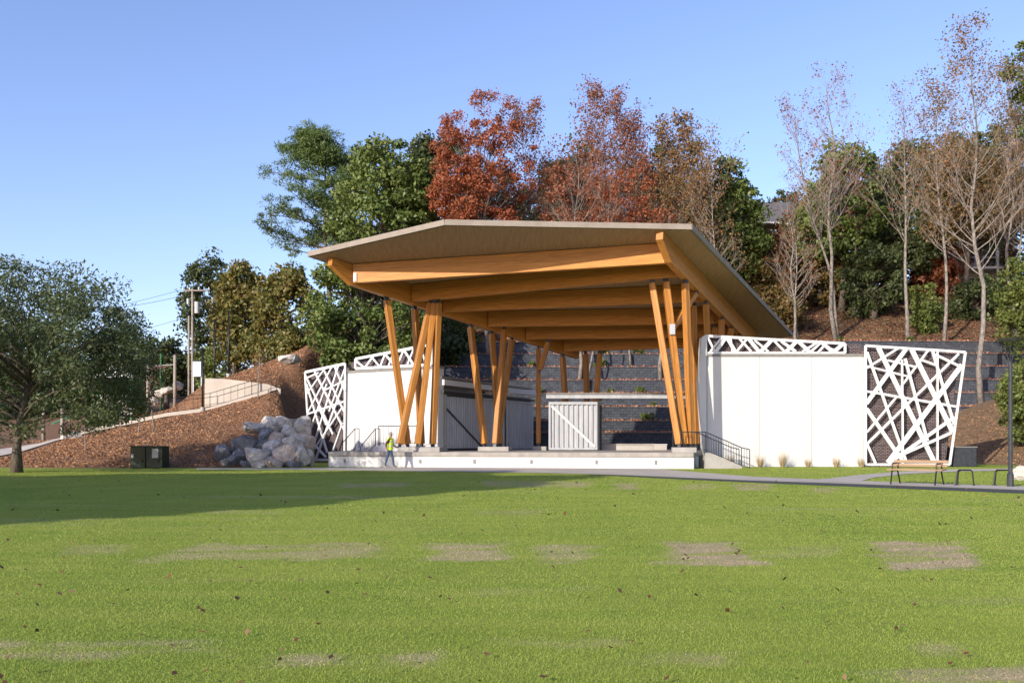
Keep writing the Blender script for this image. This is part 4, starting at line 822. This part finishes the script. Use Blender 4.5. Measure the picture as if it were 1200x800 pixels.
MB().tube([(c1.x-.35, c1.y-.1, c1.z-1.4), (c1.x-.35, c1.y-.1, c1.z-.9)], .12, 8).build('lightning_arrester', M['galv'], up1)
up2, c2 = pole('utility_pole', 'shorter wooden utility pole without crossarm next to the taller one', 221.3, 370, 442, 80, .10, 'polewood', 'utility pole')
for k, (z0, yend) in enumerate(((-.1, 352), (-.1, 349), (-2.4, 395), (-4.6, 400), (-5.4, 404))):
    s = V((c1.x+(-.8, 1.5, 0, 0, .1)[k], c1.y-.12, c1.z+z0)); e = W(-140, yend-6, 60); pts = [s.lerp(e, i/14)-V((0, 0, 1.6*math.sin(math.pi*i/14))) for i in range(15)]
    o = MB().tube(pts, .018, 4).build('overhead_wire', M['wire']); tag(o, 'thin overhead wire running from the utility pole past the spreading oak', 'wire', 'overhead wires')
for k, (z0, dz) in enumerate(((-.1, 0), (-.1, .4), (-2.4, -.3))):
    s = V((c1.x+(-.8, 1.5, 0)[k], c1.y-.12, c1.z+z0)); e = V((0, 118, c1.z+6+dz)); pts = [s.lerp(e, i/12)-V((0, 0, 1.0*math.sin(math.pi*i/12))) for i in range(13)]
    o = MB().tube(pts, .018, 4).build('overhead_wire', M['wire']); tag(o, 'thin overhead wire running from the utility pole into the hilltop trees', 'wire', 'overhead wires to the trees')
for x, yt, yb, Y, lb in ((237.5, 410, 484, 57.6, 'slim black lamp pole standing at the bend of the concrete ramp'), (251.5, 378, 447, 70, 'slim black lamp pole beside the white board at the slope crest'), (268, 366, 442, 67, 'tallest slim black lamp pole on the mulch crest above the ramp wall')):
    t_, c = pole('lamp_pole', lb, x, yt, yb, Y, .07, 'black', 'lamp post'); MB().tube([c, c+V((0, 0, .12))], [.16, .05], 8).build('lamp_head', M['black'], t_)
    MB().tube([(c.x, c.y, h1(c.x, Y)-.1), (c.x, c.y, h1(c.x, Y)+.25)], [.16, .13], 10).build('footing', M['concrete'], t_)
for x, yt, Y, mt, lb in ((173.5, 427, 66, 'polewood', 'thick timber shade post holding the low corner of the white sail'), (205, 416, 67, 'polewood', 'tall timber shade post holding the high corner of the white sail'), (188.5, 414, 70, 'greenpaint', 'green steel post behind the white shade sail'), (118, 470, 62, 'polewood', 'pale timber playground post beside the oak trunk shade'), (73, 474, 63, 'polewood', 'pale timber playground post between oak trunk and boulders'), (51, 470, 66, 'polewood', 'slim timber playground post near the oak trunk'), (155, 455, 70, 'whitesteel', 'white steel playground post under the sail')):
    pole('playground_post', lb, x, yt, 470, Y, .13 if mt == 'polewood' else .08, mt, 'post')
sa = [W(165, 434, 66), W(173, 428.5, 66), W(205, 426.5, 67), W(188, 432, 69), W(150, 438, 69)]
ss = MB(); k = len(sa); cen = sum(sa, V())/k-V((0, 0, .15)); ss.add(sa+[cen]+[p-V((0, 0, .04)) for p in sa]+[cen-V((0, 0, .04))], [(i, (i+1) % k, k) for i in range(k)]+[((i+1) % k+k+1, i+k+1, 2*k+1) for i in range(k)]+[(i, i+k+1, (i+1) % k+k+1, (i+1) % k) for i in range(k)])
tag(ss.build('shade_sail', M['sail']), 'white shade sail stretched between timber posts above the playground', 'shade sail')
wb = thing('notice_board', W(230.5, 441, 66), 'pale upright notice board standing at the top of the ramp wall', 'sign'); g = h1(wb.location.x, 66)
p0, p1 = W(226, 423.5, 66), W(235.5, 441, 66); MB().box(((p0.x+p1.x)/2, 66, (p0.z+p1.z)/2), (p1.x-p0.x, .08, p0.z-p1.z)).build('panel', M['board'], wb)
for x in (p0.x, p1.x): MB().box((x, 66.1, (g-.2+p0.z)/2), (.07, .08, p0.z-g+.2)).build('leg', M['galv'], wb)
ps = thing('play_structure', (W(140, 480, 68).x, 68, h1(W(140, 480, 68).x, 68)), 'playground climbing frame with green and white panels and a slide behind the oak', 'playground')
g = ps.location.z; X = ps.location.x
for dx in (-1.2, 1.2):
    for dy in (-.8, .8): MB().tube([(X+dx, 68+dy, g-.2), (X+dx, 68+dy, g+3.6)], .08, 8).build('post', M['greenpaint'], ps)
MB().box((X, 68, g+1.5), (2.6, 1.8, .12)).build('platform', M['cap'], ps); MB().box((X, 67.15, g+2.0), (2.3, .06, .8)).build('panel', M['whitesteel'], ps); MB().box((X-1.25, 68, g+2.0), (.06, 1.5, .8)).build('panel', M['yellowpaint'], ps)
MB().extr([(X-1.6, 68, g+3.6), (X, 68, g+4.5), (X+1.6, 68, g+3.6)], V((0, -1.1, 0))).build('canopy', M['sail'], ps)
b = MB(); sl = bez(V((X-1.3, 67.8, g+1.5)), V((X-2.6, 66.8, g+1.0)), V((X-3.8, 65.8, g+.25)), 6)
for i in range(5): b.bar(sl[i], sl[i+1], .7, .08)
b.build('slide', M['greenpaint'], ps)
# hanging young saplings on the slope
for i, (x, Y, yt) in enumerate(((178.5, 53, 432), (100, 50, 478), (163, 54, 470), (303, 57, 412))):
    sparse_tree('sapling', 'thin staked sapling nearly leafless on the open mulch slope', x, Y, x+rd.uniform(-2, 2), yt, 'russet', 500+i, .035, 10, .35, .28, .6, .06, 'palebark', group='saplings on the mulch slope', twigs=3)

# ------------------------------------------------------------------ houses on the hilltop
def house(label, x0, x1, ye, yr, Y, dep, wallm, rows, porch=False):
    a, c = W(x0, ye, Y), W(x1, ye, Y); zr = W(0, yr, Y).z; g = h1((a.x+c.x)/2, Y)-.6; t_ = thing('hillside_house', ((a.x+c.x)/2, Y, g), label, 'house'); w = c.x-a.x
    wl_ = MB().box(((a.x+c.x)/2, Y+dep/2, (g+a.z)/2), (w, dep, a.z-g)).build('wall', M[wallm], t_)
    ov = .6; rf = MB().extr([(a.x-ov, Y-ov, a.z-.05), (a.x-ov, Y+dep+ov, a.z-.05), (a.x-ov, Y+dep/2, zr)], V((w+2*ov, 0, 0))).build('roof', M['shingle'], t_)
    MB().box(((a.x+c.x)/2, Y-ov-.06, a.z-.12), (w+2*ov, .1, .28)).build('eaves_board', M['whitesteel'], rf)
    n_ = max(2, int(w/3))
    for r in range(rows):
        zc = a.z-1.5-r*3
        for i in range(n_):
            X = a.x+w*(i+.5)/n_; o = MB().box((X, Y-.03, zc), (1.2, .1, 1.6)).build('window', M['whitesteel'], t_); MB().box((X, Y-.09, zc), (1.0, .03, 1.4)).build('pane', M['glass'], o)
    if porch:
        zf = a.z-3.1
        o = MB().box(((a.x+c.x)/2, Y-1.4, zf), (w, 2.6, .25)).build('porch_floor', M['whitesteel'], t_)
        MB().box(((a.x+c.x)/2, Y-2.65, zf+1.05), (w, .08, .08)).build('handrail', M['whitesteel'], o)
        for i in range(5):
            X = a.x+w*i/4; MB().box((X, Y-2.6, (g-.5+a.z)/2), (.24, .24, a.z-g+.5)).build('porch_post', M['whitesteel'], t_)
    return t_
house('brick house with dark shingle roof half hidden by trees above the roof corner', 884, 962, 262, 224, 108, 10, 'brickred', 2)
house('house with white porch posts and balcony behind the bare trees', 1118, 1190, 285, 250, 100, 9, 'siding', 2, porch=True)

# ------------------------------------------------------------------ bench, hoops, lamp, box
def place(o, loc, rz): o.location = loc; o.rotation_euler.z = rz
def lmesh(b, name, mt, par):
    o = bpy.data.objects.new(name, b.mesh(name)); COL.objects.link(o); o.data.materials.append(mt); o.parent = par; return o
bp_ = GZ(1075, 567.5)
bn = thing('park_bench', bp_, 'wooden slatted bench with back and black metal frames beside the path', 'bench'); bn.rotation_euler.z = math.radians(-40)
for k in range(4): lmesh(MB().box((0, -.30+.125*k, .44+.004*k), (1.55, .11, .035)), 'seat_slat', M['benchwood'], bn)
for k in range(2): lmesh(MB().bar((-.775, .25+.045*k, .56+.115*k), (.775, .25+.045*k, .56+.115*k), .03, .085, V((0, .38, .92))), 'back_slat', M['benchwood'], bn)
for s in (-1, 1):
    X = s*.62; b = MB(); b.tube([(X, -.46, 0), (X, -.33, .42), (X, -.30, .62), (X, .12, .63)], .022, 6); b.tube([(X, .42, 0), (X, .16, .42), (X, .24, .50), (X, .33, .74)], .022, 6); b.tube([(X, -.33, .42), (X, .17, .42)], .022, 6); lmesh(b, 'frame', M['black'], bn)
for x, lb in ((1130.5, 'low black metal hoop seat frame standing next to the wooden bench'), (1175, 'low black metal hoop seat frame standing at the foot of the lamp post')):
    p = GZ(x, 568.7); hp = thing('hoop_frame', p, lb, 'frame'); hp.rotation_euler.z = -.3
    lmesh(MB().tube([(-.25, -.05, 0), (-.2, -.04, .40), (-.16, -.03, .45), (.16, 0, .45), (.2, 0, .40), (.24, 0, 0)], .021, 6), 'hoop', M['black'], hp); lmesh(MB().tube([(-.14, .35, .0), (-.12, .3, .4), (-.05, .2, .44), (.1, .12, .44)], .018, 6), 'hoop_arm', M['black'], hp)
    for q_ in ((-.25, -.05), (.24, 0), (-.14, .35)): lmesh(MB().box((*q_, .01), (.08, .08, .02)), 'foot', M['black'], hp)
lp = GZ(1184, 570); zt = W(1184, 396, lp.y).z
lt = thing('street_lamp', lp, 'slim black lamp post with forked arms holding a flat round head', 'lamp post')
q = lambda b, nm: b.build(nm, M['steel'], lt)
q(MB().tube([(lp.x, lp.y, 0), (lp.x, lp.y, zt-.72)], [.062, .05], 10), 'pole'); q(MB().tube([(lp.x, lp.y, 0), (lp.x, lp.y, .35), (lp.x, lp.y, .4)], [.09, .09, .062], 10), 'base')
for an in (0, 2.09, 4.19): q(MB().tube([(lp.x, lp.y, zt-.75), (lp.x+.24*math.cos(an), lp.y+.24*math.sin(an), zt-.06)], .014, 5), 'arm')
q(MB().tube([(lp.x, lp.y, zt-.08), (lp.x, lp.y, zt-.03), (lp.x, lp.y, zt)], [.30, .34, .05], 16), 'lamp_head')
MB().tube([(lp.x, lp.y, zt-.74), (lp.x, lp.y, zt-.62)], [.06, .02], 8).build('lamp_collar', M['steel'], lt)
p0, p1 = W(1117, 524, 47.6), W(1144, 547.6, 47.6)
ec = thing('equipment_cabinet', ((p0.x+p1.x)/2, 47.6, 0), 'dark grey steel cabinet standing between the lattice screen and the mulch slope', 'cabinet')
bevel(MB().box(((p0.x+p1.x)/2, 48, p0.z/2), (p1.x-p0.x, .9, p0.z)).build('cabinet_body', M['steel'], ec), .02); MB().box(((p0.x+p1.x)/2, 48, p0.z+.02), (p1.x-p0.x+.06, .96, .05)).build('lid', M['cap'], ec)

# ------------------------------------------------------------------ person in the hi-vis vest
def person(loc):
    t_ = thing('person', loc, 'person in a yellow safety vest, maroon sleeves and jeans walking along the stage front', 'person')
    J = {'pel': (0, 0, .94), 'sp': (.0, 0, 1.10), 'ch': (.01, 0, 1.30), 'nk': (.02, 0, 1.46), 'hd0': (.03, -.0, 1.53), 'hd1': (.04, 0, 1.60), 'hd2': (.035, 0, 1.68),
         'hL': (-.02, .09, .90), 'kL': (-.12, .09, .50), 'aL': (-.24, .09, .13), 'tL': (-.14, .09, .045), 'hR': (.02, -.09, .90), 'kR': (.14, -.09, .49), 'aR': (.19, -.09, .085), 'tR': (.35, -.10, .04),
         'sL': (.0, .17, 1.40), 'eL': (.13, .24, 1.14), 'wL': (.30, .20, 1.02), 'mL': (.37, .18, 1.0), 'sR': (.0, -.17, 1.40), 'eR': (-.19, -.24, 1.17), 'wR': (-.17, -.22, .95), 'mR': (-.14, -.22, .88)}
    rad = {'pel': .13, 'sp': .125, 'ch': .15, 'nk': .06, 'hd0': .072, 'hd1': .09, 'hd2': .075, 'hL': .095, 'kL': .062, 'aL': .043, 'tL': .035, 'hR': .095, 'kR': .062, 'aR': .043, 'tR': .035, 'sL': .07, 'eL': .048, 'wL': .034, 'mL': .032, 'sR': .07, 'eR': .048, 'wR': .034, 'mR': .032}
    E = [('pel', 'sp'), ('sp', 'ch'), ('ch', 'nk'), ('nk', 'hd0'), ('hd0', 'hd1'), ('hd1', 'hd2'), ('pel', 'hL'), ('hL', 'kL'), ('kL', 'aL'), ('aL', 'tL'), ('pel', 'hR'), ('hR', 'kR'), ('kR', 'aR'), ('aR', 'tR'), ('ch', 'sL'), ('sL', 'eL'), ('eL', 'wL'), ('wL', 'mL'), ('ch', 'sR'), ('sR', 'eR'), ('eR', 'wR'), ('wR', 'mR')]
    for s in ('L', 'R'):
        m_ = V(J['m'+s]); d = (m_-V(J['w'+s])).normalized(); side = V((0, 1, 0)).cross(d).normalized()
        for f in range(4):
            nm = f'f{s}{f}'; ln = (.07, .08, .075, .06)[f]; J[nm] = tuple(m_+d*ln*.5+side*(.021*(f-1.5))); J[nm+'t'] = tuple(m_+d*ln+side*(.021*(f-1.5))+V((0, .02, -.01))); rad[nm] = .0095; rad[nm+'t'] = .008; E += [('m'+s, nm), (nm, nm+'t')]
        J['th'+s] = tuple(V(J['w'+s])+d*.05+side*.055); rad['th'+s] = .010; E.append(('w'+s, 'th'+s))
    ks = list(J); me_ = bpy.data.meshes.new('body'); me_.from_pydata([J[k_] for k_ in ks], [(ks.index(a), ks.index(c)) for a, c in E], []); o = bpy.data.objects.new('body', me_); COL.objects.link(o)
    md = o.modifiers.new('skin', 'SKIN'); md.use_smooth_shade = True
    sv = me_.skin_vertices[0].data if me_.skin_vertices else None
    if sv is None:
        bm_ = bmesh.new(); bm_.from_mesh(me_); bm_.verts.layers.skin.verify(); bm_.to_mesh(me_); bm_.free(); sv = me_.skin_vertices[0].data
    for i, k_ in enumerate(ks): sv[i].radius = (rad[k_], rad[k_]); sv[i].use_root = (k_ == 'pel')
    sb = o.modifiers.new('sub', 'SUBSURF'); sb.levels = sb.render_levels = 1
    dg = bpy.context.evaluated_depsgraph_get(); me2 = bpy.data.meshes.new_from_object(o.evaluated_get(dg)); bpy.data.objects.remove(o)
    cl = [mat('skin', (.42, .25, .18), rough=.6), mat('maroon_cloth', (.10, .022, .025), (.07, .016, .018), 20, .9), mat('denim', (.055, .09, .16), (.035, .06, .11), 20, .9), mat('shoe', (.16, .13, .10), rough=.8)]
    me2.materials.clear()
    for c in cl: me2.materials.append(c)
    for p in me2.polygons:
        c = p.center; p.use_smooth = True
        p.material_index = 0 if c.z > 1.475 else (2 if c.z < .97 and abs(c.y) < .185 and c.z > .1 else (3 if c.z <= .1 else 1))
        if abs(c.y) > .16 and c.z < 1.08 and ((V(c)-V(J['mL'])).length < .12 or (V(c)-V(J['mR'])).length < .12): p.material_index = 0
    body = bpy.data.objects.new('body', me2); COL.objects.link(body); body.parent = t_
    def ringmesh(rings, nm, mt, n_=16):
        b = MB(); P = []
        for (cx_, cy_, cz_, rx_, ry_) in rings: P += [(cx_+rx_*math.cos(6.2832*i/n_), cy_+ry_*math.sin(6.2832*i/n_), cz_) for i in range(n_)]
        b.add(P, [(r*n_+i, r*n_+(i+1) % n_, (r+1)*n_+(i+1) % n_, (r+1)*n_+i) for r in range(len(rings)-1) for i in range(n_)]); o_ = lmesh(b, nm, mt, t_); return o_
    vest = mat('hi_vis', (.62, .80, .04), (.52, .70, .03), 12, .7); ringmesh([(0, 0, .86, .15, .20), (0, 0, 1.0, .15, .195), (.005, 0, 1.2, .165, .205), (.01, 0, 1.36, .165, .215), (.015, 0, 1.44, .11, .15), (.02, 0, 1.475, .075, .085)], 'vest', vest)
    rf_ = mat('reflective_tape', (.7, .7, .68)); ringmesh([(0, 0, 1.03, .155, .202), (0, 0, 1.08, .158, .204)], 'vest_stripe', rf_); ringmesh([(.002, 0, 1.24, .170, .211), (.004, 0, 1.28, .170, .213)], 'vest_stripe', rf_)
    cap_ = mat('cap_cloth', (.30, .30, .30)); ringmesh([(.035, 0, 1.645, .098, .094), (.035, 0, 1.69, .094, .09), (.035, 0, 1.74, .06, .06), (.035, 0, 1.755, .01, .01)], 'cap', cap_); lmesh(MB().box((.15, 0, 1.652), (.1, .13, .012)), 'cap_peak', cap_, t_)
    for s in (-1, 1): lmesh(MB().box((.118, s*.033, 1.615), (.012, .022, .012)), 'eye', M['black'], t_)
    lmesh(MB().add([(.115, -.014, 1.575), (.115, .014, 1.575), (.14, 0, 1.578), (.118, 0, 1.62)], [(0, 1, 2), (0, 2, 3), (1, 3, 2), (0, 3, 1)]), 'nose', cl[0], t_); lmesh(MB().box((.112, 0, 1.552), (.012, .045, .007)), 'mouth', cl[1], t_)
    for s in (-1, 1): lmesh(MB().box((.035, s*.093, 1.61), (.03, .014, .055)), 'ear', cl[0], t_)
    t_.rotation_euler.z = .15
person((-5.98, 45.55, .01))

# ------------------------------------------------------------------ ground cover
def blades(n_, rng, y0, y1, drymode):
    Y = np.exp(rng.uniform(math.log(y0), math.log(y1), n_)); X = rng.uniform(-.66, .66, n_)*Y
    d = dryness(X, Y); keep = (rng.random(n_) < d*1.0) if drymode else (rng.random(n_) > d*1.35); X, Y = X[keep], Y[keep]
    py = HY+CZ*F/Y; px_ = CX+F*X/Y
    lim = np.interp(px_, [-400, 230, 340, 480, 690, 730, 880, 1013, 1200, 1600], [549, 549.8, 550.4, 552.2, 556.6, 558.4, 565.6, 571, 578.6, 594])
    k2 = py > lim
    far = np.interp(px_, [700, 760, 882, 990, 1200, 1300], [547, 548.4, 558, 562.5, 569.7, 573.7]); bn_ = np.interp(px_, [960, 1000, 1025, 1060, 1120, 1200, 1290], [563, 566.5, 559.7, 555.7, 552.7, 551.2, 550.2]); bf_ = np.interp(px_, [930, 972, 1000, 1050, 1115, 1200, 1290], [563, 560.4, 557, 552.6, 549.7, 548.4, 547.6])
    k2 |= (px_ > 790) & (py < far) & (py > 547.4) & ~((px_ > 935) & (py < bn_) & (py > bf_))
    X, Y = X[k2], Y[k2]; n_ = len(X)
    a = rng.uniform(0, 6.283, n_); w = np.maximum(.0022, .00042*Y)*rng.uniform(.7, 1.4, n_); hgt = rng.uniform(.006, .019, n_)*(1 if not drymode else .45)
    lean = rng.uniform(.1, .9, n_)*(1 if not drymode else 2.6); la = rng.uniform(0, 6.283, n_)
    b0 = np.stack([X, Y, X*0-.001], 1); s = np.stack([np.cos(a), np.sin(a), a*0], 1)*w[:, None]; tip = b0+np.stack([np.cos(la)*lean*hgt, np.sin(la)*lean*hgt, hgt], 1)
    return np.stack([b0-s, b0+s, tip], 1).reshape(-1, 3)
gm = leaf_mat('grass_blade', [(.22, .28, .042), (.27, .345, .054), (.32, .39, .070), (.40, .415, .12)], .4, .65, gain=1.0)
for nd in gm.node_tree.nodes:
    if nd.type == 'TEX_NOISE': nd.inputs['Scale'].default_value = .9; nd.inputs['Detail'].default_value = 6
o = link('grass', np_mesh('grass', blades(620000, RNG, 4.3, 46.3, False), 3), gm, recenter=False); tag(o, 'short bright green mown grass covering the lawn', 'grass', kind='stuff')
o = link('dry_grass', np_mesh('dry_grass', blades(520000, RNG, 4.3, 46.3, True), 3), M['straw'], recenter=False); tag(o, 'straw coloured dry turf in rectangular patches on the lawn', 'dry grass', kind='stuff')
n_ = 420; Y = np.exp(RNG.uniform(math.log(4.6), math.log(30), n_)); X = RNG.uniform(-.62, .62, n_)*Y; C = np.stack([X, Y, X*0+.035], 1)
s = RNG.uniform(.010, .024, n_)*np.clip(.7+Y/18, 1, 1.9); an = RNG.uniform(0, 6.283, n_); a = np.stack([np.cos(an), np.sin(an), RNG.uniform(-.2, .9, n_)], 1)*s[:, None]; b_ = np.stack([-np.sin(an), np.cos(an), RNG.uniform(-.5, .9, n_)], 1)*s[:, None]*.75
q = np.stack([C-a, C+b_+a*.1, C+a, C-b_+a*.1], 1); q[:, :, 2] = np.maximum(q[:, :, 2], .008)
fl = leaf_mat('fallen_leaf', [(.035, .02, .012), (.07, .035, .02), (.17, .065, .03), (.40, .27, .16)], .15, .7, gain=1.0)
o = link('fallen_leaves', np_mesh('fallen_leaves', q.reshape(-1, 3), 4), fl, recenter=False); tag(o, 'brown and red fallen leaves scattered over the lawn', 'fallen leaves', kind='stuff')
def chips(n_, xr, yr, size, mt, name, label, cat, rng, cond=None, zmin=.15):
    X = rng.uniform(*xr, n_); Y = rng.uniform(*yr, n_)
    if cond is not None: k_ = cond(X, Y); X, Y = X[k_], Y[k_]
    Z = H(X, Y); k_ = Z > zmin*.2; X, Y, Z = X[k_], Y[k_], Z[k_]; n_ = len(X); C = np.stack([X, Y, Z+.03], 1); a = rng.normal(size=(n_, 3))*np.array([1, 1, .5]); a /= np.linalg.norm(a, axis=1)[:, None]; b_ = np.cross(a, rng.normal(size=(n_, 3))); b_ /= np.linalg.norm(b_, axis=1)[:, None]
    s = size*rng.uniform(.5, 1.4, n_)[:, None]; q = np.stack([C-a*s, C+b_*s*.4, C+a*s, C-b_*s*.4], 1).reshape(-1, 3)
    o = link(name, np_mesh(name, q, 4), mt, recenter=False); tag(o, label, cat, kind='stuff')
chips(90000, (-34, -9), (45, 76), .06, M['chip'], 'mulch_chips', 'brown wood chip mulch covering the slope', 'mulch', RNG, lambda X, Y: ~((Y > 57.5) & (Y < 61.3) & (X < -13.5)) & (X < -11-.0*Y) & ~((X < -27.5) & (Y < 64)))
chips(60000, (-6, 48), (77.5, 104), .13, fl, 'leaf_litter', 'brown fallen leaves covering the wooded slope above the terraces', 'leaf litter', RNG)
chips(14000, (24, 40), (46, 66), .055, M['chip'], 'mulch_chips', 'pale mulch and leaf litter on the slope beside the lamp post', 'mulch', RNG)
tl_ = []
for i in range(8):
    n_ = 1800; X = RNG.uniform(-7, 46, n_); Y = np.array([tz_y(i, x) for x in X])+RNG.uniform(.15, 1.4, n_); tl_.append(np.stack([X, Y, X*0+TZ[i]+.08+RNG.uniform(-.02, .05, n_)], 1))
C = np.concatenate(tl_); R = np.full((len(C), 3), .03); o = link('terrace_litter', np_mesh('terrace_litter', leaf_quads(C, R, 1, .09, RNG, .7), 4), leaf_mat('terrace_leaf', [(.14, .05, .03), (.26, .11, .06), (.34, .20, .12)], .1, .8), recenter=False); tag(o, 'rust coloured fallen leaves on the terrace beds', 'leaf litter', kind='stuff')
